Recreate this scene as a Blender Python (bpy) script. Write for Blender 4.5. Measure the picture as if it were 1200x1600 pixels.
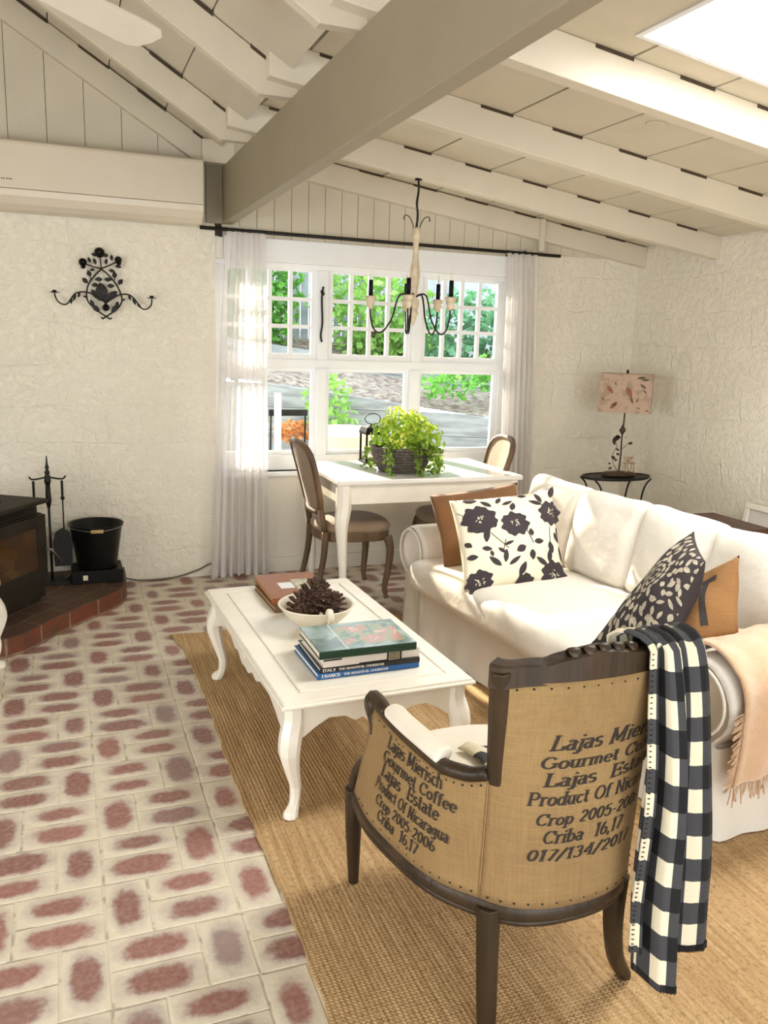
import bpy, bmesh, math, random
from mathutils import Vector, Matrix
from math import sin, cos, pi, radians as rad

random.seed(7)
for _o in list(bpy.data.objects):
    bpy.data.objects.remove(_o, do_unlink=True)
SC = bpy.context.scene
COL = SC.collection

# ------------------------------------------------------------------ camera
H = 1.6
yaw, pit, rol, FPX = rad(21.3), rad(11.75), rad(1.9), 1296.0
F = Vector((sin(yaw)*cos(pit), cos(yaw)*cos(pit), -sin(pit)))
R0 = Vector((cos(yaw), -sin(yaw), 0)); U0 = R0.cross(F)
Rv = R0*cos(rol) + U0*sin(rol); Uv = U0*cos(rol) - R0*sin(rol)
cam = bpy.data.cameras.new('camera')
camo = bpy.data.objects.new('camera', cam); COL.objects.link(camo)
M3 = Matrix((Rv, Uv, -F)).transposed()
camo.matrix_world = Matrix.Translation((0, 0, H)) @ M3.to_4x4()
cam.sensor_fit = 'VERTICAL'; cam.sensor_height = 36.0; cam.lens = 36.0*FPX/1600
cam.clip_start = .05; cam.clip_end = 200
SC.camera = camo

# ------------------------------------------------------------------ light
SC.view_settings.view_transform = 'Standard'
SC.view_settings.look = 'None'
SC.view_settings.gamma = 1
SC.view_settings.exposure = 0.17
SC.view_settings.use_curve_mapping = False
w = bpy.data.worlds.new('sky'); SC.world = w; w.use_nodes = True
wn = w.node_tree.nodes; wl = w.node_tree.links
bg = wn['Background']; bg.inputs[0].default_value = (.84, .92, 1.0, 1); bg.inputs[1].default_value = 3.9

def lamp(name, kind, loc, d, energy, color, size=None, size_y=None, angle=None):
    l = bpy.data.lights.new(name, kind); l.energy = energy; l.color = color
    if kind == 'AREA':
        l.shape = 'RECTANGLE'; l.size = size; l.size_y = size_y
    if angle is not None: l.angle = angle
    o = bpy.data.objects.new(name, l); COL.objects.link(o); o.location = loc
    o.rotation_euler = Vector(d).to_track_quat('-Z', 'Y').to_euler()
    return o
SUN_D = Vector((.47, -2.25, -1.22)).normalized()
lamp('sun', 'SUN', (-2, 12, 8), SUN_D, 15.0, (1.0, .88, .68), angle=rad(.9))
# added fill lamps behind and beside the camera; daylight through the roof light
lamp('added_rear_fill', 'AREA', (.9, -1.35, 1.45), (.12, 1, -.05), 42, (1.0, .95, .87), 3.0, 2.1)
lamp('daylight_roof_window', 'AREA', (2.81, 2.295, 2.94), (0, 0, -1), 80, (1.0, .96, .90), 1.76, .64)
lamp('added_side_fill', 'AREA', (-3.18, .9, 1.25), (1, .34, -.02), 68, (.99, .98, .96), 1.9, 1.5)  # unseen fill added to brighten the right wall

# ------------------------------------------------------------------ materials
def srgb(c):
    if isinstance(c, str):
        c = [int(c[i:i+2], 16)/255 for i in (0, 2, 4)]
    return tuple((x/12.92 if x <= .04045 else ((x+.055)/1.055)**2.4) for x in c) + (1,)
class NT:
    def __init__(s, m):
        m.use_nodes = True; s.t = m.node_tree; s.n = s.t.nodes; s.l = s.t.links
        s.b = s.n['Principled BSDF']; s.out = s.n['Material Output']
    def N(s, t, **k):
        n = s.n.new(t)
        for a, v in k.items():
            if a.startswith('_'): n.inputs[int(a[1:])].default_value = v
            else: setattr(n, a, v)
        return n
    def L(s, a, b): s.l.new(a, b)
    def math(s, op, a, b=None, c=None, clamp=False):
        n = s.n.new('ShaderNodeMath'); n.operation = op; n.use_clamp = clamp
        for i, v in enumerate((a, b, c)):
            if v is None: continue
            if hasattr(v, 'is_linked'): s.l.new(v, n.inputs[i])
            else: n.inputs[i].default_value = v
        return n.outputs[0]
    def mix(s, f, a, b):
        n = s.n.new('ShaderNodeMix'); n.data_type = 'RGBA'
        for i, v in ((0, f), (6, a), (7, b)):
            if hasattr(v, 'is_linked'): s.l.new(v, n.inputs[i])
            else: n.inputs[i].default_value = v
        return n.outputs[2]
    def ramp(s, f, stops, interp='LINEAR'):
        n = s.n.new('ShaderNodeValToRGB'); n.color_ramp.interpolation = interp
        e = n.color_ramp.elements
        while len(e) > 1: e.remove(e[-1])
        e[0].position = stops[0][0]; e[0].color = stops[0][1]
        for p, c in stops[1:]:
            x = e.new(p); x.color = c
        s.l.new(f, n.inputs[0]); return n.outputs[0]
    def coord(s, kind='Object', scale=(1, 1, 1)):
        t = s.n.new('ShaderNodeTexCoord'); mp = s.n.new('ShaderNodeMapping')
        mp.inputs[3].default_value = scale; s.l.new(t.outputs[kind], mp.inputs[0]); return mp.outputs[0]
    def noise(s, vec, scale, detail=3, rough=.5, dist=0):
        n = s.n.new('ShaderNodeTexNoise'); n.inputs['Scale'].default_value = scale
        n.inputs['Detail'].default_value = detail; n.inputs['Roughness'].default_value = rough
        n.inputs['Distortion'].default_value = dist
        s.l.new(vec, n.inputs['Vector']); return n.outputs['Fac']
    def bump(s, h, strength, dist=.01, normal=None):
        n = s.n.new('ShaderNodeBump'); n.inputs['Strength'].default_value = strength
        n.inputs['Distance'].default_value = dist; s.l.new(h, n.inputs['Height'])
        if normal is not None: s.l.new(normal, n.inputs['Normal'])
        s.l.new(n.outputs[0], s.b.inputs['Normal']); return n.outputs[0]
MATS = {}
def mat(name, col, rough=.6, var=0, vscale=8, bump=0, bscale=60, metal=0, spec=.5, sheen=0, stretch=(1, 1, 1), col2=None, bd=.01):
    if name in MATS: return MATS[name]
    m = bpy.data.materials.new(name); t = NT(m); MATS[name] = m
    c = srgb(col); t.b.inputs['Base Color'].default_value = c
    t.b.inputs['Roughness'].default_value = rough; t.b.inputs['Metallic'].default_value = metal
    t.b.inputs['Specular IOR Level'].default_value = spec
    if sheen: t.b.inputs['Sheen Weight'].default_value = sheen
    co = t.coord('Object', stretch)
    if var or col2:
        c2 = srgb(col2) if col2 else tuple(x*(1-var) for x in c[:3])+(1,)
        f = t.ramp(t.noise(co, vscale, 4), [(.35, (0, 0, 0, 1)), (.65, (1, 1, 1, 1))])
        t.L(t.mix(f, c, c2), t.b.inputs['Base Color'])
    if bump:
        t.bump(t.noise(co, bscale, 3), bump, bd)
    return m
PAINT = mat('white_paint', 'e6e0d2', .45, .05, 5, .15, 30)
PAINT_GREY = mat('ceiling_paint', 'd0c7b3', .6, .06, 4, .15, 25)
PAINT_DULL = mat('main_beam_paint', '968b74', .55, .06, 3, .12, 25)
FRAMEW = mat('window_paint', 'eef0f2', .4, .02)
FURN = mat('furniture_white', 'ece6d8', .32, .05, 9, .08, 40)
IRON = mat('black_iron', '1b1712', .5, .4, 20, .2, 80, metal=.3)
BLACKM = mat('black_enamel', '0c0b0a', .45, spec=.2)
OAK = mat('dark_weathered_oak', '3d2d1c', .45, 0, 14, .35, 40, spec=.35, col2='2a1f12', stretch=(1, 1, .15))
OAKC = mat('dining_chair_oak', '6e563c', .55, 0, 14, .25, 40, col2='4d3a28', stretch=(1, 1, .2))
GAP = mat('bare_wood_gap', '4a3a28', .8, .3, 30)
LINEN = mat('white_linen', 'dad3c7', .85, .04, 6, .55, 6, sheen=.1, bd=.03)
LINEN_ARM = mat('cream_upholstery', 'e4dccb', .85, .05, 10, .3, 220, sheen=.2, bd=.002)
TAUPE = mat('taupe_upholstery', '8d775f', .85, .08, 10, .3, 260, sheen=.2, bd=.002)
VELVET = mat('brown_velvet', '70491f', .8, 0, 9, .2, 14, sheen=.3, col2='66431e', bd=.02)

def stone_mat():
    m = bpy.data.materials.new('painted_blockwork'); t = NT(m)
    tc = t.n.new('ShaderNodeTexCoord'); sx = t.n.new('ShaderNodeSeparateXYZ'); t.L(tc.outputs['Object'], sx.inputs[0])
    hx = t.math('ADD', sx.outputs[0], sx.outputs[1])
    cb = t.n.new('ShaderNodeCombineXYZ'); t.L(hx, cb.inputs[0]); t.L(sx.outputs[2], cb.inputs[1])
    nd = t.n.new('ShaderNodeTexNoise'); nd.inputs['Scale'].default_value = 3.4; nd.inputs['Detail'].default_value = 4; t.L(cb.outputs[0], nd.inputs['Vector'])
    va = t.n.new('ShaderNodeVectorMath'); va.operation = 'MULTIPLY_ADD'
    t.L(nd.outputs['Color'], va.inputs[0]); va.inputs[1].default_value = (.16, .11, 0); t.L(cb.outputs[0], va.inputs[2])
    br = t.n.new('ShaderNodeTexBrick'); t.L(va.outputs[0], br.inputs['Vector'])
    br.offset = .42; br.squash = .75; br.squash_frequency = 3
    br.inputs['Scale'].default_value = 1; br.inputs['Brick Width'].default_value = .50; br.inputs['Row Height'].default_value = .24
    br.inputs['Mortar Size'].default_value = .011; br.inputs['Mortar Smooth'].default_value = 1
    br.inputs['Color1'].default_value = (1, 1, 1, 1); br.inputs['Color2'].default_value = (.45, .45, .45, 1)
    br.inputs['Mortar'].default_value = (.1, .1, .1, 1)
    o_ = tc.outputs['Object']
    n1 = t.noise(o_, 6, 5, .62, .6); n2 = t.noise(o_, 22, 5, .62, .4); n3 = t.noise(o_, 2.6, 2)
    gate = t.ramp(n3, [(.38, (.05, .05, .05, 1)), (.66, (.8, .8, .8, 1))])
    brf = t.math('MULTIPLY', br.outputs['Color'], gate)
    lump = t.ramp(n2, [(.46, (0, 0, 0, 1)), (.62, (1, 1, 1, 1))])
    h = t.math('ADD', t.math('MULTIPLY', brf, .55), t.math('ADD', t.math('MULTIPLY', n1, .9), t.math('MULTIPLY', lump, .22)))
    h = t.math('ADD', h, t.math('MULTIPLY', n2, .12))
    t.bump(h, .6, .034)
    f = t.noise(tc.outputs['Object'], 2.2, 3)
    t.L(t.mix(f, srgb('f0eada'), srgb('e7e0ce')), t.b.inputs['Base Color'])
    t.b.inputs['Roughness'].default_value = .62; t.b.inputs['Specular IOR Level'].default_value = .35
    return m
STONE = stone_mat()

def brick_floor_mat():
    m = bpy.data.materials.new('whitewashed_brick_paving'); t = NT(m)
    uv = t.n.new('ShaderNodeUVMap'); uv.uv_map = 'UVMap'
    u2 = t.n.new('ShaderNodeUVMap'); u2.uv_map = 'rnd'
    s1 = t.n.new('ShaderNodeSeparateXYZ'); t.L(uv.outputs[0], s1.inputs[0])
    s2 = t.n.new('ShaderNodeSeparateXYZ'); t.L(u2.outputs[0], s2.inputs[0])
    co = t.n.new('ShaderNodeTexCoord').outputs['Object']
    a = t.math('ABSOLUTE', s1.outputs[0]); b = t.math('ABSOLUTE', s1.outputs[1])
    n = t.noise(co, 26, 4, .65); nb = t.noise(co, 9, 3)
    r = t.math('POWER', t.math('ADD', t.math('POWER', a, 2.6), t.math('POWER', b, 2.6)), 1/2.6)
    edge = t.math('MAXIMUM', a, b)
    rr = t.math('ADD', r, t.math('MULTIPLY', t.math('SUBTRACT', n, .5), .62))
    rr = t.math('ADD', rr, t.math('MULTIPLY', t.math('SUBTRACT', s2.outputs[0], .5), .22))
    core = t.ramp(rr, [(.50, (1, 1, 1, 1)), (.74, (0, 0, 0, 1))])
    halo = t.ramp(rr, [(.62, (1, 1, 1, 1)), (1.0, (0, 0, 0, 1))])
    wash = t.mix(nb, srgb('d9d0bb'), srgb('cdc2ac'))
    lil = t.mix(s2.outputs[1], srgb('a79a97'), srgb('b5a39a'))
    red = t.ramp(s2.outputs[1], [(0, srgb('8e7a76')), (.18, srgb('7d4a42')), (.55, srgb('74382f')), (1, srgb('8d5148'))])
    red = t.mix(t.ramp(t.noise(co, 60, 3), [(.4, (0, 0, 0, 1)), (.75, (.7, .7, .7, 1))]), red, srgb('a58478'))
    c = t.mix(t.math('MULTIPLY', halo, .75), wash, lil); c = t.mix(t.math('MULTIPLY', core, .84), c, red)
    jn = t.math('ADD', edge, t.math('MULTIPLY', t.math('SUBTRACT', n, .5), .04))
    groove = t.ramp(jn, [(.935, (0, 0, 0, 1)), (.985, (1, 1, 1, 1))])
    crack = t.math('MULTIPLY', groove, t.ramp(t.noise(co, 14, 3), [(.55, (0, 0, 0, 1)), (.62, (.55, .55, .55, 1))]))
    c = t.mix(crack, c, srgb('7a6a55'))
    t.L(c, t.b.inputs['Base Color'])
    h = t.math('SUBTRACT', t.math('MULTIPLY', n, .5), t.math('MULTIPLY', groove, .6))
    h = t.math('SUBTRACT', h, t.math('MULTIPLY', t.ramp(r, [(.55, (0, 0, 0, 1)), (1, (1, 1, 1, 1))]), .5))
    t.bump(h, .5, .012)
    t.b.inputs['Roughness'].default_value = .5
    return m

def jute_mat():
    m = bpy.data.materials.new('woven_jute'); t = NT(m)
    co = t.n.new('ShaderNodeTexCoord').outputs['Object']
    s = t.n.new('ShaderNodeSeparateXYZ'); t.L(co, s.inputs[0])
    wv = t.math('ADD', s.outputs[0], t.math('MULTIPLY', t.noise(co, 3, 2), .012))
    rib = t.math('SINE', t.math('MULTIPLY', wv, 2*pi/.0135))
    st = t.math('SINE', t.math('ADD', t.math('MULTIPLY', s.outputs[1], 2*pi/.011), t.math('MULTIPLY', rib, 1.3)))
    cs = t.coord('Object', (60, 2.5, 1)); n1 = t.noise(cs, 1, 4, .6)
    cs2 = t.coord('Object', (110, 60, 1)); n2 = t.noise(cs2, 1, 2)
    c = t.mix(t.ramp(n1, [(.3, (0, 0, 0, 1)), (.7, (1, 1, 1, 1))]), srgb('9f7c50'), srgb('cbab7c'))
    c = t.mix(t.ramp(n2, [(.5, (0, 0, 0, 1)), (.8, (.8, .8, .8, 1))]), c, srgb('7c5a34'))
    t.L(c, t.b.inputs['Base Color']); t.b.inputs['Roughness'].default_value = .9
    h = t.math('ADD', t.math('MULTIPLY', rib, .5), t.math('MULTIPLY', st, .4))
    h = t.math('ADD', h, n2)
    t.bump(h, .6, .004)
    return m

def burlap_mat(name, a, b):
    m = bpy.data.materials.new(name); t = NT(m)
    co = t.n.new('ShaderNodeTexCoord').outputs['Object']
    s = t.n.new('ShaderNodeSeparateXYZ'); t.L(co, s.inputs[0])
    hx = t.math('ADD', s.outputs[0], s.outputs[1])
    w1 = t.math('SINE', t.math('MULTIPLY', hx, 2*pi/.0035)); w2 = t.math('SINE', t.math('MULTIPLY', s.outputs[2], 2*pi/.0035))
    n1 = t.noise(t.coord('Object', (1, 1, 26)), 14, 3); n2 = t.noise(t.coord('Object', (26, 26, 1)), 10, 3); n3 = t.noise(co, 4, 2)
    f = t.math('ADD', t.math('MULTIPLY', t.math('ADD', n1, n2), .35), t.math('MULTIPLY', n3, .3))
    c = t.mix(t.ramp(f, [(.38, (0, 0, 0, 1)), (.62, (1, 1, 1, 1))]), srgb(a), srgb(b))
    t.L(c, t.b.inputs['Base Color']); t.b.inputs['Roughness'].default_value = .85
    t.bump(t.math('MULTIPLY', w1, w2), .35, .0012)
    return m
BURLAP = burlap_mat('burlap', '967a4e', '836740')
BURLAP2 = burlap_mat('orange_burlap', '8f6636', '7a5329')
INK = mat('dark_print', '2c231d', .8, .3, 90)

def plaid_mat():
    m = bpy.data.materials.new('buffalo_check_wool'); t = NT(m)
    uv = t.n.new('ShaderNodeUVMap'); uv.uv_map = 'UVMap'
    s = t.n.new('ShaderNodeSeparateXYZ'); t.L(uv.outputs[0], s.inputs[0])
    def st(o): return t.math('GREATER_THAN', t.math('FRACT', o), .5)
    a = st(s.outputs[0]); b = st(s.outputs[1]); k = t.math('ADD', a, b)
    co = t.n.new('ShaderNodeTexCoord').outputs['Object']; n = t.noise(co, 260, 2)
    c = t.ramp(t.math('DIVIDE', k, 2), [(0, srgb('dbd1b6')), (.25, srgb('3d3d3f')), (.75, srgb('101012'))], 'CONSTANT')
    t.L(c, t.b.inputs['Base Color']); t.b.inputs['Roughness'].default_value = .95
    t.bump(n, .5, .003); return m

def sheer_mat():
    m = bpy.data.materials.new('sheer_voile'); t = NT(m)
    t.n.remove(t.b)
    d = t.N('ShaderNodeBsdfDiffuse'); d.inputs[0].default_value = srgb('f4f1ee')
    tl = t.N('ShaderNodeBsdfTranslucent'); tl.inputs[0].default_value = srgb('f6f4f4')
    tr = t.N('ShaderNodeBsdfTransparent')
    m1 = t.N('ShaderNodeMixShader'); m1.inputs[0].default_value = .5
    t.L(d.outputs[0], m1.inputs[1]); t.L(tl.outputs[0], m1.inputs[2])
    m2 = t.N('ShaderNodeMixShader'); m2.inputs[0].default_value = .74
    t.L(tr.outputs[0], m2.inputs[1]); t.L(m1.outputs[0], m2.inputs[2])
    t.L(m2.outputs[0], t.out.inputs[0]); return m

def glass_mat():
    m = bpy.data.materials.new('window_glass'); t = NT(m); t.n.remove(t.b)
    tr = t.N('ShaderNodeBsdfTransparent'); gl = t.N('ShaderNodeBsdfGlossy'); gl.inputs['Roughness'].default_value = .02
    fr = t.N('ShaderNodeFresnel'); fr.inputs[0].default_value = 1.25
    mx = t.N('ShaderNodeMixShader'); t.L(fr.outputs[0], mx.inputs[0]); t.L(tr.outputs[0], mx.inputs[1]); t.L(gl.outputs[0], mx.inputs[2])
    t.L(mx.outputs[0], t.out.inputs[0]); return m
GLASS = glass_mat()

def leaf_mat(name, a, b, transl=.35):
    m = bpy.data.materials.new(name); t = NT(m)
    co = t.n.new('ShaderNodeTexCoord').outputs['Object']
    oi = t.noise(co, 30, 2)
    c = t.mix(t.ramp(oi, [(.35, (0, 0, 0, 1)), (.65, (1, 1, 1, 1))]), srgb(a), srgb(b))
    t.L(c, t.b.inputs['Base Color']); t.b.inputs['Roughness'].default_value = .5
    tl = t.N('ShaderNodeBsdfTranslucent'); t.L(c, tl.inputs[0])
    mx = t.N('ShaderNodeMixShader'); mx.inputs[0].default_value = transl
    t.L(t.b.outputs[0], mx.inputs[1]); t.L(tl.outputs[0], mx.inputs[2]); t.L(mx.outputs[0], t.out.inputs[0])
    return m

# ------------------------------------------------------------------ mesh helpers
class MB:
    def __init__(s): s.v = []; s.f = []; s.uv = {}; s.uv2 = {}
    def add(s, vs, fs):
        o = len(s.v); s.v += [tuple(p) for p in vs]; s.f += [tuple(i+o for i in f) for f in fs]; return o
    def box(s, x0, x1, y0, y1, z0, z1, M=None):
        vs = [Vector((x, y, z)) for z in (z0, z1) for y in (y0, y1) for x in (x0, x1)]
        if M is not None: vs = [M @ p for p in vs]
        s.add(vs, [(0, 2, 3, 1), (4, 5, 7, 6), (0, 1, 5, 4), (2, 6, 7, 3), (0, 4, 6, 2), (1, 3, 7, 5)]); return s
    def bar(s, a, b, w, h, up=(0, 0, 1)):
        a = Vector(a); b = Vector(b); d = (b-a).normalized(); up = Vector(up)
        sd = d.cross(up).normalized(); u = sd.cross(d).normalized()
        vs = [p + sd*sx*w/2 + u*sz*h/2 for p in (a, b) for sx, sz in ((-1, -1), (1, -1), (1, 1), (-1, 1))]
        s.add(vs, [(3, 2, 1, 0), (4, 5, 6, 7), (0, 1, 5, 4), (1, 2, 6, 5), (2, 3, 7, 6), (3, 0, 4, 7)]); return s
    def tube(s, pts, r, n=8, cap=True, sq=0, flat=1.0, up=None, closed=False):
        """r: number or list; sq: 0 round .. 1 square; flat: ratio of second axis"""
        pts = [Vector(p) for p in pts]; k = len(pts)
        rs = r if isinstance(r, (list, tuple)) else [r]*k
        T = []
        for i in range(k):
            if closed: d = pts[(i+1) % k] - pts[i-1]
            else: d = pts[min(i+1, k-1)] - pts[max(i-1, 0)]
            T.append(d.normalized() if d.length > 1e-9 else Vector((0, 0, 1)))
        if up is None:
            u = Vector((0, 0, 1)) if abs(T[0].z) < .9 else Vector((0, 1, 0))
        else: u = Vector(up)
        vs = []
        for i in range(k):
            if up is not None:
                u = Vector(up)
            u = (u - T[i]*u.dot(T[i]))
            if u.length < 1e-6: u = T[i].orthogonal()
            u.normalize(); sd = T[i].cross(u)
            ra, rb = rs[i] if isinstance(rs[i], (list, tuple)) else (rs[i], rs[i]*flat)
            for j in range(n):
                a = 2*pi*(j+.5)/n; c, q = cos(a), sin(a)
                m = 1.0
                if sq: m = (1-sq) + sq/max(abs(c), abs(q))
                vs.append(pts[i] + sd*c*ra*m + u*q*rb*m)
        fs = []
        kk = k if closed else k-1
        for i in range(kk):
            for j in range(n):
                a = i*n+j; b = i*n+(j+1) % n; c = ((i+1) % k)*n+(j+1) % n; d = ((i+1) % k)*n+j
                fs.append((a, b, c, d))
        if cap and not closed:
            fs.append(tuple(range(n-1, -1, -1))); fs.append(tuple((k-1)*n+j for j in range(n)))
        s.add(vs, fs); return s
    def lathe(s, prof, c=(0, 0, 0), n=24, sx=1, sy=1, M=None):
        vs = []; fs = []; k = len(prof)
        for r, z in prof:
            for j in range(n):
                a = 2*pi*j/n; p = Vector((r*cos(a)*sx, r*sin(a)*sy, z)); p = (M @ p) if M is not None else p
                vs.append(p + Vector(c))
        for i in range(k-1):
            for j in range(n):
                fs.append((i*n+j, i*n+(j+1) % n, (i+1)*n+(j+1) % n, (i+1)*n+j))
        if prof[0][0] > 1e-5: fs.append(tuple(range(n-1, -1, -1)))
        if prof[-1][0] > 1e-5: fs.append(tuple((k-1)*n+j for j in range(n)))
        s.add(vs, fs); return s
    def prism(s, poly, M, t):
        """poly in local xy, extruded by t in local z, then transformed by M"""
        n = len(poly)
        vs = [M @ Vector((x, y, 0)) for x, y in poly] + [M @ Vector((x, y, t)) for x, y in poly]
        s.add(vs, [tuple(range(n-1, -1, -1)), tuple(range(n, 2*n))] + [(i, (i+1) % n, n+(i+1) % n, n+i) for i in range(n)]); return s
    def grid(s, fn, nu, nv, uvf=None, closed_u=False):
        o = len(s.v)
        for j in range(nv+1):
            for i in range(nu+1):
                s.v.append(tuple(fn(i/nu, j/nv)))
        for j in range(nv):
            for i in range(nu):
                a = o+j*(nu+1)+i
                s.f.append((a, a+1, a+nu+2, a+nu+1))
                if uvf:
                    s.uv[len(s.f)-1] = [uvf(i/nu, j/nv), uvf((i+1)/nu, j/nv), uvf((i+1)/nu, (j+1)/nv), uvf(i/nu, (j+1)/nv)]
        return s
    def build(s, name, m, parent=None, smooth=False, bevel=0, bseg=2, solid=0, sub=0, label=None, offset=0, weld=False):
        me = bpy.data.meshes.new(name); me.from_pydata(s.v, [], s.f); me.validate()
        if s.uv and len(me.polygons) == len(s.f):
            ul = me.uv_layers.new(name='UVMap')
            for pi_, uvs in s.uv.items():
                for k, li in enumerate(me.polygons[pi_].loop_indices): ul.data[li].uv = uvs[k]
            if s.uv2:
                ul = me.uv_layers.new(name='rnd')
                for pi_, q in s.uv2.items():
                    for li in me.polygons[pi_].loop_indices: ul.data[li].uv = q
        if weld or not s.uv:
            bm = bmesh.new(); bm.from_mesh(me)
            if weld: bmesh.ops.remove_doubles(bm, verts=bm.verts, dist=1e-5)
            if not s.uv: bmesh.ops.recalc_face_normals(bm, faces=bm.faces)
            bm.to_mesh(me); bm.free()
        o = bpy.data.objects.new(name, me); COL.objects.link(o)
        me.materials.append(m)
        if smooth: me.polygons.foreach_set('use_smooth', [True]*len(me.polygons))
        if solid:
            q = o.modifiers.new('thick', 'SOLIDIFY'); q.thickness = solid; q.offset = offset
        if bevel:
            q = o.modifiers.new('edge', 'BEVEL'); q.width = bevel; q.segments = bseg; q.limit_method = 'ANGLE'; q.angle_limit = rad(40)
        if sub:
            q = o.modifiers.new('sub', 'SUBSURF'); q.levels = sub; q.render_levels = sub
        if parent: o.parent = parent
        if label: o['label'] = label
        return o
def thing(name, label, cat, loc=(0, 0, 0), rz=0, group=None):
    o = bpy.data.objects.new(name, None); COL.objects.link(o); o.empty_display_size = .1
    o.location = loc; o.rotation_euler = (0, 0, rz); tag(o, label, cat, group); return o
def tag(o, label, cat, group=None, kind=None):
    o['label'] = label; o['category'] = cat
    if group: o['group'] = group
    if kind: o['kind'] = kind
    return o
def struct(o): o['kind'] = 'structure'; return o
def kids(o): return [c for c in bpy.data.objects if c.parent == o]
def dup(root, loc=None, rz=None, label=None):
    r = root.copy(); COL.objects.link(r)
    if loc is not None: r.location = loc
    if rz is not None: r.rotation_euler = (0, 0, rz)
    if label: r['label'] = label
    for ch in kids(root):
        c = ch.copy(); COL.objects.link(c); c.parent = r
        for g in kids(ch):
            d = g.copy(); COL.objects.link(d); d.parent = c
    return r
def spline(P, n):
    """Catmull-Rom through P, n samples per span"""
    P = [Vector(p) for p in P]; out = []
    for i in range(len(P)-1):
        p0 = P[max(i-1, 0)]; p1 = P[i]; p2 = P[i+1]; p3 = P[min(i+2, len(P)-1)]
        for k in range(n):
            t = k/n
            out.append(.5*((2*p1)+(p2-p0)*t+(2*p0-5*p1+4*p2-p3)*t*t+(3*p1-p0-3*p2+p3)*t**3))
    out.append(P[-1]); return out
def lerp(a, b, t): return a+(b-a)*t
def interp(tab, x):
    if x <= tab[0][0]: return tab[0][1]
    for (a, va), (b, vb) in zip(tab, tab[1:]):
        if x <= b: return va+(vb-va)*(x-a)/(b-a)
    return tab[-1][1]
def basis(o, X, Y, Z):
    M = Matrix((Vector(X), Vector(Y), Vector(Z))).transposed().to_4x4(); M.translation = Vector(o); return M

def softbox(mb, M, sx, sy, sz, r=.05, n=10, puff=0, wr=0, seed=0):
    """rounded, slightly crowned cushion block centred on M"""
    rnd = random.Random(seed); ph = [rnd.uniform(0, 6.28) for _ in range(6)]
    hx, hy, hz = sx/2, sy/2, sz/2
    verts = {}; vs = []; fs = []
    def vid(i, j, k):
        key = (i, j, k)
        if key not in verts:
            p = Vector((-1+2*i/n, -1+2*j/n, -1+2*k/n))
            # ease toward edges
            q = Vector((math.copysign(abs(c)**.8, c) for c in p))
            P = Vector((q.x*hx, q.y*hy, q.z*hz))
            inn = Vector((max(-hx+r, min(hx-r, P.x)), max(-hy+r, min(hy-r, P.y)), max(-hz+r, min(hz-r, P.z))))
            d = P-inn
            if d.length > 1e-9: P = inn+d.normalized()*min(r, d.length) if d.length > r else inn+d
            ex, ey = 1-q.x*q.x, 1-q.y*q.y
            P.z += math.copysign(1, p.z)*puff*ex*ey*abs(p.z)
            if wr:
                P.z += wr*sin(P.x*23+ph[0]+2*sin(P.y*11+ph[1]))*.5*abs(p.z) + wr*sin(P.y*31+ph[2]+P.x*9)*.4*abs(p.z)
                P.x += wr*sin(P.y*19+P.z*15+ph[3])*.5; P.y += wr*sin(P.x*21+P.z*13+ph[4])*.5
            verts[key] = len(vs); vs.append(M @ P)
        return verts[key]
    for a in range(n):
        for b in range(n):
            for k, fl in ((0, 1), (n, 0)):
                q = [(a, b), (a+1, b), (a+1, b+1), (a, b+1)]
                if fl: q.reverse()
                fs.append(tuple(vid(x, y, k) for x, y in q))
                fs.append(tuple(vid(x, k, y) for x, y in reversed(q)))
                fs.append(tuple(vid(k, x, y) for x, y in q))
    mb.add(vs, fs); return mb

class Pillow:
    """throw pillow through 4 corners (TL, TR, BR, BL), puffed; front faces normal n"""
    def __init__(s, c, thick=.09, pinch=.06, sag=0):
        s.c = [Vector(p) for p in c]; s.t = thick; s.pinch = pinch
        TL, TR, BR, BL = s.c
        s.n = (TR-TL).cross(TL-BL).normalized()   # toward viewer when TL,TR,BR,BL seen clockwise
        s.mid = sum(s.c, Vector())/4
    def P(s, u, v, side=1):
        TL, TR, BR, BL = s.c
        U = 2*u-1; V = 2*v-1
        # edges curve inwards
        U2 = U*(1-s.pinch*(1-V*V)); V2 = V*(1-s.pinch*(1-U*U))
        u2 = (U2+1)/2; v2 = (V2+1)/2
        p = lerp(lerp(TL, TR, u2), lerp(BL, BR, u2), v2)
        h = (max(0, 1-U**2)**.55)*(max(0, 1-V**2)**.55)
        wob = .006*sin(7*u+5*v)+.004*sin(13*v-9*u)
        return p + s.n*side*(s.t*h + wob*h)
    def build(s, name, m, parent=None, n=22, **k):
        mb = MB()
        mb.grid(lambda u, v: s.P(u, v, 1), n, n); mb.grid(lambda u, v: s.P(u, v, -1), n, n)
        return mb.build(name, m, parent, smooth=True, weld=True, **k)

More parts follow.
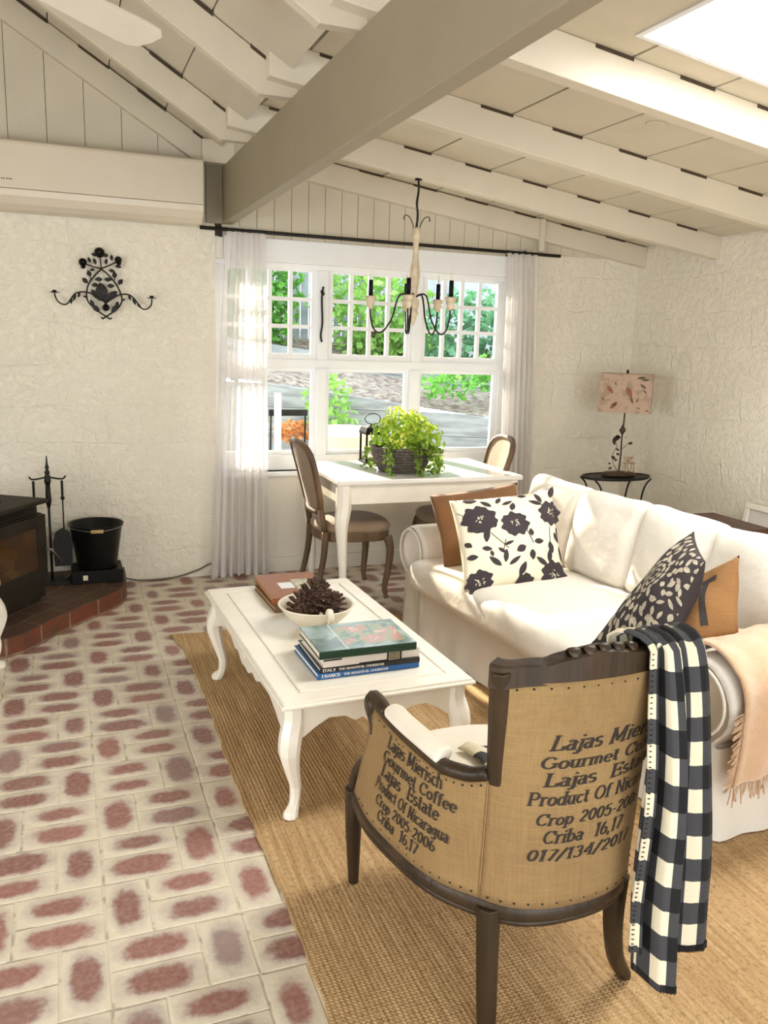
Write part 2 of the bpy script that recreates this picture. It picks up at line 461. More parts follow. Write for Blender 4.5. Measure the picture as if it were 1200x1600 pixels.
def blob(mb, T, cx, cy, rfun, nth=22, rings=3):
    """star-shaped patch mapped through T(x, y)"""
    vs = [T(cx, cy)]
    for k in range(1, rings+1):
        for i in range(nth):
            a = 2*pi*i/nth; r = rfun(a)*k/rings
            vs.append(T(cx+r*cos(a), cy+r*sin(a)))
    fs = [(0, 1+i, 1+(i+1) % nth) for i in range(nth)]
    for k in range(rings-1):
        for i in range(nth):
            a = 1+k*nth+i; b = 1+k*nth+(i+1) % nth
            fs.append((a, a+nth, b+nth, b))
    mb.add(vs, fs)
def leafshape(mb, T, cx, cy, ang, L, W, n=6):
    """pointed leaf from (cx,cy) in direction ang"""
    c, q = cos(ang), sin(ang)
    vs = []
    for i in range(n+1):
        t = i/n; w_ = W*sin(pi*t)**.8*(1-.25*t)
        for sd in (-1, 0, 1):
            x = cx+c*L*t-q*w_*sd; y = cy+q*L*t+c*w_*sd; vs.append(T(x, y))
    fs = []
    for i in range(n):
        for j in (0, 1): a = i*3+j; fs.append((a, a+1, a+4, a+3))
    mb.add(vs, fs)

# ---- pen-drawn serif lettering
def arc(cx, cy, rx, ry, a0, a1, n=12):
    return [(cx+rx*cos(rad(a0+(a1-a0)*i/n)), cy+ry*sin(rad(a0+(a1-a0)*i/n))) for i in range(n+1)]
def V_(x, y0, y1): return [(x, y0), (x, y1)]
GL = {
 'a': (.46, [arc(.2, .13, .13, .13, 0, 360), V_(.35, .34, 0), arc(.2, .33, .15, .12, 0, 150)]),
 'b': (.5, [V_(.1, .72, 0), arc(.26, .23, .16, .22, -180, 180)]),
 'c': (.42, [arc(.24, .23, .17, .22, 45, 315)]),
 'd': (.5, [arc(.22, .23, .16, .22, 0, 360), V_(.4, .72, 0)]),
 'e': (.46, [arc(.24, .23, .17, .22, 0, 320), [(.07, .24), (.41, .24)]]),
 'f': (.34, [V_(.15, .55, 0), arc(.28, .56, .13, .15, 180, 50), [(.02, .44), (.3, .44)]]),
 'g': (.48, [arc(.2, .27, .14, .18, 0, 360), V_(.36, .45, -.06), arc(.21, -.06, .15, .13, 0, -160)]),
 'h': (.52, [V_(.1, .72, 0), arc(.25, .28, .15, .18, 180, 0), V_(.4, .28, 0)]),
 'i': (.24, [V_(.12, .46, 0), [(.12, .6), (.12, .68)]]),
 'j': (.26, [V_(.16, .46, -.08), arc(.04, -.08, .12, .12, 0, -140), [(.16, .6), (.16, .68)]]),
 'k': (.46, [V_(.1, .72, 0), [(.12, .2), (.38, .46)], [(.2, .27), (.4, 0)]]),
 'l': (.24, [V_(.12, .72, 0)]),
 'm': (.7, [V_(.1, .46, 0), arc(.22, .3, .12, .16, 180, 0, 8), V_(.34, .3, 0), arc(.46, .3, .12, .16, 180, 0, 8), V_(.58, .3, 0)]),
 'n': (.5, [V_(.1, .46, 0), arc(.24, .28, .14, .18, 180, 0), V_(.38, .28, 0)]),
 'o': (.48, [arc(.24, .23, .17, .22, 0, 360, 18)]),
 'p': (.5, [V_(.1, .46, -.2), arc(.26, .23, .16, .22, -180, 180)]),
 'r': (.38, [V_(.12, .46, 0), arc(.27, .28, .15, .18, 180, 50)]),
 's': (.4, [arc(.2, .345, .13, .11, 40, 270), arc(.2, .12, .14, .115, 90, -140)]),
 't': (.32, [V_(.14, .62, .1), arc(.24, .1, .1, .1, 180, 300), [(.02, .44), (.28, .44)]]),
 'u': (.5, [V_(.1, .46, .16), arc(.24, .16, .14, .15, 180, 360), V_(.38, .46, 0)]),
 'A': (.66, [[(.05, 0), (.32, .72)], [(.32, .72), (.6, 0)], [(.15, .25), (.5, .25)]]),
 'B': (.56, [V_(.1, .72, 0), arc(.24, .54, .2, .17, 90, -90), arc(.26, .19, .24, .18, 90, -90), [(.1, .71), (.24, .71)], [(.1, .37), (.26, .37)], [(.1, .01), (.26, .01)]]),
 'C': (.62, [arc(.34, .36, .26, .34, 40, 320, 16), [(.55, .72), (.55, .5)]]),
 'E': (.58, [V_(.12, .72, 0), [(.12, .7), (.5, .7)], [(.12, .37), (.42, .37)], [(.12, .02), (.52, .02)], [(.5, .72), (.5, .56)], [(.52, .18), (.52, 0)], [(.42, .46), (.42, .28)]]),
 'F': (.54, [V_(.12, .72, 0), [(.12, .7), (.5, .7)], [(.12, .37), (.4, .37)]]),
 'G': (.68, [arc(.34, .36, .26, .34, 40, 330, 16), V_(.57, .34, .06), [(.42, .33), (.66, .33)]]),
 'H': (.66, [V_(.12, .72, 0), V_(.52, .72, 0), [(.12, .37), (.52, .37)]]),
 'I': (.28, [V_(.14, .72, 0)]),
 'J': (.4, [V_(.26, .72, .0), arc(.12, 0, .14, .14, 0, -140)]),
 'K': (.62, [V_(.12, .72, 0), [(.14, .3), (.5, .72)], [(.24, .42), (.56, 0)]]),
 'L': (.56, [V_(.14, .72, 0), [(.14, .02), (.5, .02)], [(.5, .2), (.5, 0)]]),
 'M': (.82, [V_(.12, .72, 0), [(.12, .72), (.38, .1)], [(.38, .1), (.64, .72)], V_(.66, .72, 0)]),
 'N': (.68, [V_(.12, .72, 0), [(.12, .72), (.52, 0)], V_(.54, .72, 0)]),
 'O': (.68, [arc(.34, .36, .27, .35, 0, 360, 20)]),
 'P': (.56, [V_(.12, .72, 0), arc(.26, .53, .22, .19, 90, -90), [(.12, .71), (.26, .71)], [(.12, .34), (.26, .34)]]),
 'R': (.62, [V_(.12, .72, 0), arc(.26, .54, .22, .18, 90, -90), [(.12, .71), (.26, .71)], [(.12, .36), (.26, .36)], [(.28, .36), (.56, 0)]]),
 'T': (.6, [V_(.3, .72, 0), [(.04, .7), (.56, .7)], [(.05, .72), (.05, .56)], [(.55, .72), (.55, .56)]]),
 'U': (.64, [V_(.12, .72, .2), arc(.32, .2, .2, .2, 180, 360), V_(.52, .72, .2)]),
 'Y': (.6, [[(.06, .72), (.3, .36)], [(.54, .72), (.3, .36)], V_(.3, .36, 0)]),
 '0': (.5, [arc(.25, .36, .17, .34, 0, 360, 18)]),
 '1': (.36, [V_(.2, .72, 0), [(.06, .6), (.2, .7)]]),
 '2': (.5, [arc(.24, .52, .16, .18, 170, -40, 12)+[(.08, .03)], [(.08, .03), (.42, .03)]]),
 '3': (.5, [arc(.22, .54, .15, .16, 150, -90), arc(.22, .2, .18, .19, 90, -150)]),
 '4': (.52, [V_(.36, .72, 0), [(.36, .7), (.05, .22)], [(.05, .22), (.48, .22)]]),
 '5': (.5, [[(.12, .7), (.4, .7)], [(.12, .7), (.1, .4)], arc(.23, .23, .18, .22, 120, -150)]),
 '6': (.5, [arc(.25, .2, .17, .19, 0, 360), arc(.33, .26, .25, .42, 100, 190)]),
 '7': (.46, [[(.06, .7), (.42, .7)], [(.42, .7), (.18, 0)]]),
 '-': (.34, [[(.06, .28), (.28, .28)]]),
 ',': (.2, [[(.1, .06), (.06, -.12)]]),
 '/': (.42, [[(.04, -.08), (.38, .76)]]),
 ' ': (.32, []),
}
def letters(mb, text, T, x, y, h, w=None, bold=.13, slant=0, serif=True):
    """write text with baseline start (x,y), cap height h, total width w, mapped by T(x,y)"""
    k = h/.72; adv = sum(GL[c][0] for c in text)
    kx = (w/adv) if w else k
    cx = x
    def seg(pl, th0, thin):
        pts = []
        for a, b in zip(pl, pl[1:]):
            L = math.dist(a, b); n = max(1, int(L/.12))
            for i in range(n): pts.append((a[0]+(b[0]-a[0])*i/n, a[1]+(b[1]-a[1])*i/n))
        pts.append(pl[-1]); vs = []
        for i, p in enumerate(pts):
            a = pts[max(i-1, 0)]; b = pts[min(i+1, len(pts)-1)]
            dx, dy = b[0]-a[0], b[1]-a[1]; L = math.hypot(dx, dy) or 1; dx /= L; dy /= L
            th = thin if thin is not None else th0*(.38+.62*abs(dy))
            for sd in (-1, 1):
                gx = p[0]-dy*th/2*sd; gy = p[1]+dx*th/2*sd
                vs.append(T(cx+(gx+gy*slant)*kx, y+gy*k))
        mb.add(vs, [(2*i, 2*i+1, 2*i+3, 2*i+2) for i in range(len(pts)-1)])
    for c in text:
        a, st = GL[c]
        for pl in st:
            seg(pl, bold, None)
            if serif and len(pl) == 2 and abs(pl[0][0]-pl[1][0]) < 1e-6 and abs(pl[0][1]-pl[1][1]) > .3:
                for yy in (pl[0][1], pl[1][1]):
                    seg([(pl[0][0]-bold*.95, yy), (pl[0][0]+bold*.95, yy)], 0, bold*.34)
        cx += a*kx

# ================================================================== ROOM SHELL
WY = 5.45; RX = 4.15; LX = -3.3; FY = -1.6; RIDGE = -1.4
def zc(x):   # underside of ceiling boards
    if x >= 1.0: return 2.345+.14*(RX-x)
    zz = lambda q: 2.58+.6*(.87-q)+.165
    return zz(x) if x >= RIDGE else zz(RIDGE)-.6*(RIDGE-x)
# floor
fl = MB(); rf = random.Random(3)
def fbrick(x0, x1, y0, y1):
    x0c, x1c = max(x0, LX), min(x1, RX); y0c, y1c = max(y0, FY), min(y1, WY)
    if x1c-x0c < .01 or y1c-y0c < .01: return
    fl.add([(x0c, y0c, 0), (x1c, y0c, 0), (x1c, y1c, 0), (x0c, y1c, 0)], [(0, 1, 2, 3)])
    fx = lambda x: 2*(x-x0)/(x1-x0)-1
    fy = lambda y: 2*(y-y0)/(y1-y0)-1
    i = len(fl.f)-1
    fl.uv[i] = [(fx(x0c), fy(y0c)), (fx(x1c), fy(y0c)), (fx(x1c), fy(y1c)), (fx(x0c), fy(y1c))]
    fl.uv2[i] = (rf.random(), rf.random())
for k in range(-10, 12):
    X0 = .05+.36*k
    for j in range(-16, 16):
        cy = 2.18+.245*j; y0, y1 = cy-.1225, cy+.1225
        vleft = (j % 2 == 0)
        jx = rf.uniform(-.006, .006)
        xa = X0+.122+jx if vleft else X0+.238+jx
        if vleft: fbrick(X0, xa, y0, y1); hx0, hx1 = xa, X0+.36
        else: fbrick(xa, X0+.36, y0, y1); hx0, hx1 = X0, xa
        ym = cy+rf.uniform(-.006, .006)
        fbrick(hx0, hx1, y0, ym); fbrick(hx0, hx1, ym, y1)
struct(fl.build('floor', brick_floor_mat()))
sl = MB().box(LX-.2, RX+.2, FY-.2, WY+.2, -.12, -.004)
struct(sl.build('floor_slab', mat('concrete', '9b958a', .8)))

# walls
WX0, WX1, WZ0, WZ1 = .93, 3.07, .70, 2.07
wb = MB()
wb.box(LX-.2, WX0, WY, WY+.2, 0, 2.32); wb.box(WX1, RX+.2, WY, WY+.2, 0, 2.24)
wbo = struct(wb.build('wall_back', STONE))
wp = MB().box(WX0, WX1, WY, WY+.2, 0, WZ0); wp.box(WX0, WX1, WY+.012, WY+.2, WZ1, 2.24)
struct(wp.build('wall_under_window', PAINT))
# vertical boarding over the blockwork
gb = MB(); x = LX; 
while x < RX:
    wd = .205 if x < .97 else .112
    x1 = min(x+wd, RX)
    if x < .97 < x1: x1 = .97
    zb = 2.32 if x < .97 else (2.24 if x > WX1-.1 else 2.20)
    a, b = x+.0016, x1-.0016
    y0 = WY-.012
    vs = [(a, y0, zb), (b, y0, zb), (b, y0, zc(b)+.05), (a, y0, zc(a)+.05)]
    vs += [(p[0], WY+.012, p[2]) for p in vs]
    gb.add(vs, [(0, 1, 2, 3), (7, 6, 5, 4), (0, 3, 7, 4), (1, 5, 6, 2), (0, 4, 5, 1), (3, 2, 6, 7)])
    x = x1
struct(gb.build('wall_gable', PAINT_GREY))
gk = MB()
gk.add([(LX, WY+.012, 2.2), (RX, WY+.012, 2.2), (RX, WY+.012, zc(RX)+.1), (1.0, WY+.012, zc(1.0)+.1), (.99, WY+.012, zc(.99)+.1), (RIDGE, WY+.012, zc(RIDGE)+.1), (LX, WY+.012, zc(LX)+.1)], [(0, 1, 2, 3, 4, 5, 6)])
struct(gk.build('wall_gable_backing', GAP, solid=.02))
wr = MB().box(RX, RX+.2, FY-.2, WY+.2, 0, 2.5)
struct(wr.build('wall_right', STONE))
wl_ = MB().box(LX-.2, LX, FY-.2, -.1, 0, zc(LX)+.1); wl_.box(LX-.2, LX, 1.9, WY+.2, 0, zc(LX)+.1); wl_.box(LX-.2, LX, -.1, 1.9, 0, .45); wl_.box(LX-.2, LX, -.1, 1.9, 2.05, zc(LX)+.1)  # opening cut in for the added side fill
struct(wl_.build('wall_left', PAINT))
w3 = MB(); 
for q in ((-.1, -.04, .45, 2.05), (1.84, 1.9, .45, 2.05), (.87, .93, .45, 2.05), (-.1, 1.9, .45, .51), (-.1, 1.9, 1.99, 2.05)): w3.box(LX-.12, LX-.07, q[0], q[1], q[2], q[3])
struct(w3.build('added_side_window', FRAMEW))  # frame of an unseen window, added to go with the side fill
# front wall (behind the camera) with a wide doorway added for the rear fill lamp
DX0, DX1, DZ = -.7, 2.5, 2.55
wf = MB().box(LX-.2, DX0, FY-.2, FY, 0, 4.4); wf.box(DX1, RX+.2, FY-.2, FY, 0, 4.4); wf.box(DX0, DX1, FY-.2, FY, DZ, 4.4)
struct(wf.build('wall_front', PAINT))
dd = MB()
for xx in (DX0, DX0+.78, DX0+1.57, DX0+2.36, DX1-.06): dd.box(xx, xx+.06, FY-.12, FY-.06, 0, DZ)
dd.box(DX0, DX1, FY-.12, FY-.06, 0, .1); dd.box(DX0, DX1, FY-.12, FY-.06, DZ-.08, DZ)
struct(dd.build('added_rear_door', FRAMEW))

# ceiling boards
SKX0, SKX1, SKY0, SKY1 = 1.90, 3.72, 1.95, 2.64
cb = MB(); 
def slab(x0, x1, y0, y1, t=.022, lift=0):
    z0, z1 = zc(x0 if x0 >= 1.0 or x1 <= 1.0 else 1.0)+lift, zc(x1)+lift
    if x0 < 1.0 and x1 <= 1.0: z1 = zc(min(x1, .9999))+lift
    vs = [(x0, y0, z0), (x1, y0, z1), (x1, y1, z1), (x0, y1, z0)]
    vs += [(a, b, c+t) for a, b, c in vs]
    return vs, [(3, 2, 1, 0), (4, 5, 6, 7), (0, 1, 5, 4), (1, 2, 6, 5), (2, 3, 7, 6), (3, 0, 4, 7)]
JX = [2.0-.385*2+.385*k+.01 for k in range(0, 9)]     # joints of the lean-to boards
edges = [1.035]+[j for j in JX if 1.1 < j < RX-.05]+[RX]
for a, b in zip(edges, edges[1:]):
    parts = [(FY, WY)]
    if b > SKX0+.02 and a < SKX1-.02:
        aa, bb = max(a, SKX0), min(b, SKX1)
        cb.add(*slab(a+.006, b-.006, SKY1, WY)); cb.add(*slab(a+.006, b-.006, FY, SKY0))
        if a < SKX0: cb.add(*slab(a+.004, SKX0, SKY0, SKY1))
        if b > SKX1: cb.add(*slab(SKX1, b-.004, SKY0, SKY1))
    else: cb.add(*slab(a+.006, b-.006, FY, WY))
# steep roof boards
x = .955; i = 0
while x > RIDGE:
    x0 = max(x-.315, RIDGE); cb.add(*slab(x0+.003, x-.003, FY, WY, lift=.008*(i % 2))); x = x0; i += 1
while x > LX:
    x0 = max(x-.315, LX); cb.add(*slab(x0+.003, x-.003, FY, WY)); x = x0
struct(cb.build('ceiling', PAINT_GREY))
rb = MB()
for q in ((.955, SKX0, FY, WY), (SKX1, RX+.2, FY, WY), (SKX0, SKX1, SKY1, WY), (SKX0, SKX1, FY, SKY0), (RIDGE, .95, FY, WY), (LX, RIDGE-.001, FY, WY)):
    vs, fs = slab(*q, t=.06, lift=.031); rb.add(vs, fs)
struct(rb.build('roof_deck', GAP))
# roof light curb and pane
sk = MB(); zt = 2.95
e_ = .022
for q in ((SKX0+.001, SKX0+e_, SKY0+.001, SKY1-.001), (SKX1-e_, SKX1-.001, SKY0+.001, SKY1-.001), (SKX0+e_, SKX1-e_, SKY0+.001, SKY0+e_), (SKX0+e_, SKX1-e_, SKY1-e_, SKY1-.001)):
    vs, fs = slab(q[0], q[1], q[2], q[3], t=0, lift=-.006)
    sk.add(vs[:4]+[(a, b, zt) for a, b, c in vs[:4]], fs)
sko = struct(sk.build('window_2', FRAMEW))
pg = MB().box(SKX0, SKX1, SKY0, SKY1, zt, zt+.006); pg.build('pane', GLASS, sko)

# main beam
struct(MB().box(.97, 1.035, FY, WY, 2.27, 2.60).build('trim_1', PAINT_DULL, bevel=.004))
ys = [4.61, 3.68, 2.79, 1.87, .95, .03, -.89]
def rafter(name, x0, x1, y0, th, zb0, zb1, dep, m=PAINT_GREY):
    vs = [(x0, y0, zb0), (x1, y0, zb1), (x1, y0, zb1+dep), (x0, y0, zb0+dep)]
    vs += [(a, y0+th, c) for a, b, c in vs]
    mb = MB(); mb.add(vs, [(0, 1, 2, 3), (7, 6, 5, 4), (0, 4, 5, 1), (1, 5, 6, 2), (2, 6, 7, 3), (3, 7, 4, 0)])
    return struct(mb.build(name, m, bevel=.004))
RAFT = mat('rafter_paint', 'd9d0bd', .55, .05, 4, .15, 25)
nt = 2
for yy in ys+[5.375]:
    th = .07; led = yy > 5
    xa = 1.036 if led else .86
    cut = (yy == 2.79 or yy == 1.87)
    zr = lambda q: 2.198+.14*(RX-q)
    o = rafter('trim_%d' % nt, xa, RX, yy, th, zr(xa), zr(RX), .146 if not led else .14, RAFT); nt += 1
    g = MB()
    for jx in JX:
        if jx > 1.15 and jx < RX:
            a, b = jx-.165, jx+.004
            vs = [(a, yy-.0025, zc(a)-.014), (b, yy-.0025, zc(b)-.014), (b, yy-.0025, zc(b)-.001), (a, yy-.0025, zc(a)-.001)]
            vs += [(p[0], yy+.02, p[2]) for p in vs]
            g.add(vs, [(0, 1, 2, 3), (7, 6, 5, 4), (0, 4, 5, 1), (1, 5, 6, 2), (2, 6, 7, 3), (3, 7, 4, 0)])
    g.build('bare_wood_edge', GAP, o)
    # steep rafter lapped behind the tail
    ly = yy+.071 if not led else 5.39
    zl = lambda q: 2.58+.6*(.87-q)
    th2 = .055 if not led else .05
    P_ = [(RIDGE, zl(RIDGE)), (.835, 2.602), (1.0, 2.602), (1.0, zl(1.0)+.16), (RIDGE, zl(RIDGE)+.16)]
    mb = MB(); mb.add([(a, ly, b) for a, b in P_]+[(a, ly+th2, b) for a, b in P_], [tuple(range(5)), tuple(range(9, 4, -1))]+[(i, (i+1) % 5, 5+(i+1) % 5, 5+i) for i in range(5)])
    o = struct(mb.build('trim_%d' % nt, PAINT_GREY, bevel=.004)); nt += 1
    g = MB(); x = .955; i = 0
    while x > RIDGE:
        a, b = x-.16, x
        if i < 8:
            zz = lambda q: zl(q)+.16
            vs = [(a, ly-.003, zz(a)-.010), (b, ly-.003, zz(b)-.010), (b, ly-.003, zz(b)+.006), (a, ly-.003, zz(a)+.006)]
            vs += [(p[0], ly+.02, p[2]) for p in vs]
            g.add(vs, [(0, 1, 2, 3), (7, 6, 5, 4), (0, 4, 5, 1), (1, 5, 6, 2), (2, 6, 7, 3), (3, 7, 4, 0)])
        x -= .315; i += 1
    g.build('bare_wood_edge', GAP, o)
rafter('trim_%d' % nt, .84, 1.03, 5.315, .07, 2.603, 2.603, .13, RAFT); nt += 1
# post beside the air conditioner, ledger post over window, fascia
struct(MB().box(.872, .969, 5.40, 5.438, 2.27, 2.60).build('trim_%d' % nt, PAINT_DULL)); nt += 1
struct(MB().box(3.205, 3.245, 5.355, 5.376, 2.25, 2.47).build('trim_%d' % nt, RAFT, bevel=.003)); nt += 1
struct(MB().box(.985, WX1+.1, 5.425, 5.449, 2.065, 2.205).build('trim_%d' % nt, FRAMEW, bevel=.004)); nt += 1
struct(MB().box(1.2, 3.1, 5.425, 5.449, 0, .10).build('baseboard_back', PAINT, bevel=.003))

# window
win = MB(); fy0, fy1 = 5.50, 5.57
win.box(WX0, WX1, fy0, fy1, 2.035, WZ1); win.box(WX0, WX1, fy0, fy1, WZ0, .80)
win.box(WX0, .98, fy0, fy1, .80, 2.035); win.box(3.02, WX1, fy0, fy1, .80, 2.035)
win.box(.98, 3.02, fy0, fy1, 1.395, 1.45)
for c in (1.655, 2.345): win.box(c-.036, c+.036, fy0-.01, fy1, .80, 1.395); win.box(c-.036, c+.036, fy0-.01, fy1, 1.45, 2.035)
wo = struct(win.build('window_1', FRAMEW, bevel=.004))
sb = MB().box(WX0, WX1, 5.41, 5.52, .672, .70); struct(sb.build('window_1_sill', FRAMEW, bevel=.004))
for k, (a, b) in enumerate(((.98, 1.619), (1.691, 2.309), (2.381, 3.02))):
    s = MB(); y0, y1 = 5.515, 5.55; z0, z1 = 1.45, 2.035; f = .038
    s.box(a, b, y0, y1, z0, z0+f); s.box(a, b, y0, y1, z1-f*.4, z1); s.box(a, a+f, y0, y1, z0+f, z1-f*.4); s.box(b-f, b, y0, y1, z0+f, z1-f*.4)
    for i in (1, 2, 3):
        xx = a+f+(b-a-2*f)*i/4; s.box(xx-.013, xx+.013, y0+.008, y1, z0+f, z1-f*.4)
    for i in (1, 2):
        zz = z0+f+(z1-z0-1.4*f)*i/3; s.box(a+f, b-f, y0+.0095, y1-.0015, zz-.013, zz+.013)
    so = s.build('sash', FRAMEW, wo); MB().box(a+.01, b-.01, 5.533, 5.537, z0+.01, z1-.01).build('pane', GLASS, so)
    s = MB(); z0, z1 = .80, 1.395; y0, y1 = 5.535, 5.565; f = .028
    s.box(a, b, y0, y1, z0, z0+f); s.box(a, b, y0, y1, z1-f, z1); s.box(a, a+f, y0, y1, z0+f, z1-f); s.box(b-f, b, y0, y1, z0+f, z1-f)
    so = s.build('sash', FRAMEW, wo); MB().box(a+.01, b-.01, 5.548, 5.552, z0+.01, z1-.01).build('pane', GLASS, so)
st = MB()
st.tube(spline([(1.652, 5.485, 1.93), (1.640, 5.475, 1.85), (1.645, 5.47, 1.70), (1.637, 5.475, 1.62), (1.646, 5.485, 1.57)], 5), .007, 6)
st.tube([(1.645, 5.49, 1.90), (1.645, 5.465, 1.88)], .012, 8)
st.build('casement_stay', IRON, wo)

# ================================================================== OUTSIDE
struct(MB().box(-8, 12, 5.66, 18, -.25, -.12).build('ground_patio', mat('patio_paving', 'a9a39a', .8, .2, 3)))
SLEEP = mat('weathered_sleeper_sky_tint', '8f9899', .85, 0, 3, .4, 20, col2='717577', stretch=(1, 1, 6))  # blue of reflected sky mixed into the grey timber colour
MULCH = mat('bark_mulch', '6a5c52', .95, 0, 14, 1, 30, col2='a39a8e', bd=.06)
P0 = Vector((-.5, 9.9, 0)); P1 = Vector((6.5, 6.75, 0)); dv = (P1-P0).normalized(); nv_ = Vector((-dv.y, dv.x, 0))
def topz(p): return 1.10-.136*(p.x-2.1)
rw = thing('retaining_wall', 'low retaining wall of weathered horizontal timber sleepers across the garden', 'retaining wall', tuple(P0))
L = (P1-P0).length
for k in range(5):
    mb = MB(); z0 = -.12+.245*k; n = 14
    for i in range(n):
        a = P0+dv*L*i/n; b = P0+dv*L*(i+1)/n
        ta, tb = min(z0+.24, topz(a)), min(z0+.24, topz(b))
        if min(ta, tb)-z0 < .02: continue
        vs = [a+Vector((0, 0, z0)), b+Vector((0, 0, z0)), b+Vector((0, 0, tb)), a+Vector((0, 0, ta))]
        vs += [p+nv_*.12 for p in vs]
        mb.add([p-P0 for p in vs], [(0, 1, 2, 3), (7, 6, 5, 4), (0, 4, 5, 1), (1, 5, 6, 2), (2, 6, 7, 3), (3, 7, 4, 0)])
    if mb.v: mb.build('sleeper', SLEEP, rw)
bank = MB(); rr_ = random.Random(5)
def bankp(u, v):
    p = P0+dv*L*u*1.05+nv_*(.1+3.6*v); z = topz(P0+dv*L*u)-.03+.50*v+.05*sin(u*40)*sin(v*17)
    return (p.x, p.y, z)
bank.grid(bankp, 40, 16); struct(bank.build('garden_bank', MULCH, smooth=True))
uw = thing('upper_sleeper_wall', 'upper run of grey sleepers higher up the mulched bank', 'retaining wall', tuple(P0+nv_*1.5))  # second retaining wall of sleepers, above the lower one
for k in range(2):
    mb = MB()
    for i in range(14):
        a = dv*L*i/14; b = dv*L*(i+1)/14
        za = topz(P0+a)+.10+.13*k; zb_ = topz(P0+b)+.10+.13*k
        vs = [a+Vector((0, 0, za)), b+Vector((0, 0, zb_)), b+Vector((0, 0, zb_+.125)), a+Vector((0, 0, za+.125))]
        vs += [p+nv_*.12 for p in vs]
        mb.add(vs, [(0, 1, 2, 3), (7, 6, 5, 4), (0, 4, 5, 1), (1, 5, 6, 2), (2, 6, 7, 3), (3, 7, 4, 0)])
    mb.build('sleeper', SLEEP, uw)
fn = thing('paling_fence', 'pale grey paling fence at the top of the garden bank', 'fence', (0, 11.9, 1.0))
mb = MB()
for i in range(60): mb.box(1.5+i*.125, 1.5+i*.125+.115, 0, .02, 0, 2.0)
mb.build('palings', mat('fence_wood', 'a3adb5', .8, .3, 4), fn)
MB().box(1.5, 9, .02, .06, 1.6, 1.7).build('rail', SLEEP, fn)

G1 = leaf_mat('hedge_green', '6fae45', '478a30'); G2 = leaf_mat('light_green', '9cc765', '6fa548'); G3 = leaf_mat('shade_green', '5f9a6c', '467a55')
BARK = mat('bark', '6b5640', .9, .3, 10, .5, 30)
def foliage(mb, c, r, n, size, rnd):
    for _ in range(n):
        while True:
            p = Vector((rnd.uniform(-1, 1), rnd.uniform(-1, 1), rnd.uniform(-1, 1)))
            if p.length <= 1: break
        q = Vector(c)+Vector((p.x*r[0], p.y*r[1], p.z*r[2]))
        d = Vector((rnd.uniform(-1, 1), rnd.uniform(-1, 1), rnd.uniform(-.8, .5))).normalized()
        s = d.cross(Vector((rnd.uniform(-1, 1), rnd.uniform(-1, 1), rnd.uniform(-1, 1)))).normalized()
        L_ = size*rnd.uniform(.6, 1.2); W_ = L_*.34
        mb.add([q, q+d*L_*.5+s*W_, q+d*L_, q+d*L_*.5-s*W_], [(0, 1, 2, 3)])
def tree(name, label, cat, x, y, z, trunk_h, blobs, m, n, size, seed, group=None):
    t = thing(name, label, cat, (x, y, z)); rnd = random.Random(seed)
    if trunk_h: MB().tube([(0, 0, -.1), (.03, 0, trunk_h*.5), (0, .03, trunk_h)], [.06, .05, .03], 7).build('trunk', BARK, t, smooth=True)
    mb = MB()
    for c, r in blobs: foliage(mb, c, r, n, size, rnd)
    mb.build('foliage', m, t); return t
tree('conifer', 'bright green feathery conifer seen through the left window panes', 'tree', 2.0, 11.3, 1.25, 1.0, [((0, 0, .95), (1.1, .42, 1.25))], G1, 4200, .13, 1)
tree('tall_shrub', 'pale leafy shrub behind the centre window panes', 'shrub', 4.05, 11.1, 1.2, .8, [((0, 0, .9), (.9, .5, .9)), ((.5, 0, .3), (.8, .4, .45))], G2, 1200, .14, 2)
tree('dark_shrub', 'blue-green shrub in shade behind the right window panes', 'shrub', 5.2, 9.8, .9, .6, [((0, 0, .75), (1.1, .4, .65))], G3, 1500, .13, 3)
tree('bank_shrub', 'small green shrub growing on the mulched bank in the centre pane', 'shrub', 2.55, 8.45, .5, .3, [((0, -.3, .35), (.28, .2, .45))], G2, 260, .10, 4)
tree('bank_creeper', 'low green creeper spilling over the sleeper wall at the right', 'plant', 3.95, 8.2, .98, 0, [((0, .1, .18), (.5, .3, .16)), ((.7, .3, .3), (.4, .3, .2))], G1, 240, .10, 5)
tree('flower_bed', 'orange leafy plants in sunlight before the sleeper wall', 'plant', 2.2, 8.25, -.1, .3, [((0, 0, .75), (.22, .15, .13))], leaf_mat('orange_leaf', 'd99a55', 'b97c4e'), 260, .07, 6)
# white post, planter, lantern, bistro pieces
tag(MB().box(1.70, 1.75, 7.0, 7.05, -.12, 1.12).build('garden_post', FRAMEW), 'slim white post standing outside by the left curtain', 'post')
pt = thing('planter_tub', 'large cream garden planter tub with rolled rim outside window', 'planter', (2.34, 7.0, -.12))
CRM = mat('cream_glaze', 'e8dcb4', .5, .05)
MB().lathe([(.16, 0), (.2, .3), (.23, .86), (.25, .87), (.255, .94), (.23, .945), (.2, .9)], n=24).build('tub', CRM, pt, smooth=True)
MB().lathe([(0, .90), (.2, .90)], n=16).build('soil', MULCH, pt)
ln = thing('lantern', 'black metal lantern with loop handle on the dining table behind the plant', 'lantern', (1.925, 5.20, .789))
lm_ = MB()
for sx in (-1, 1):
    for sy in (-1, 1): lm_.box(sx*.06-.006, sx*.06+.006, sy*.06-.006, sy*.06+.006, 0, .20)
lm_.box(-.07, .07, -.07, .07, 0, .012); lm_.box(-.07, .07, -.07, .07, .19, .205)
lm_.build('frame', BLACKM, ln)
MB().lathe([(.10, .205), (.085, .235), (.03, .25), (.0, .255)], n=4, M=Matrix.Rotation(pi/4, 3, 'Z').to_4x4()).build('roof', BLACKM, ln)
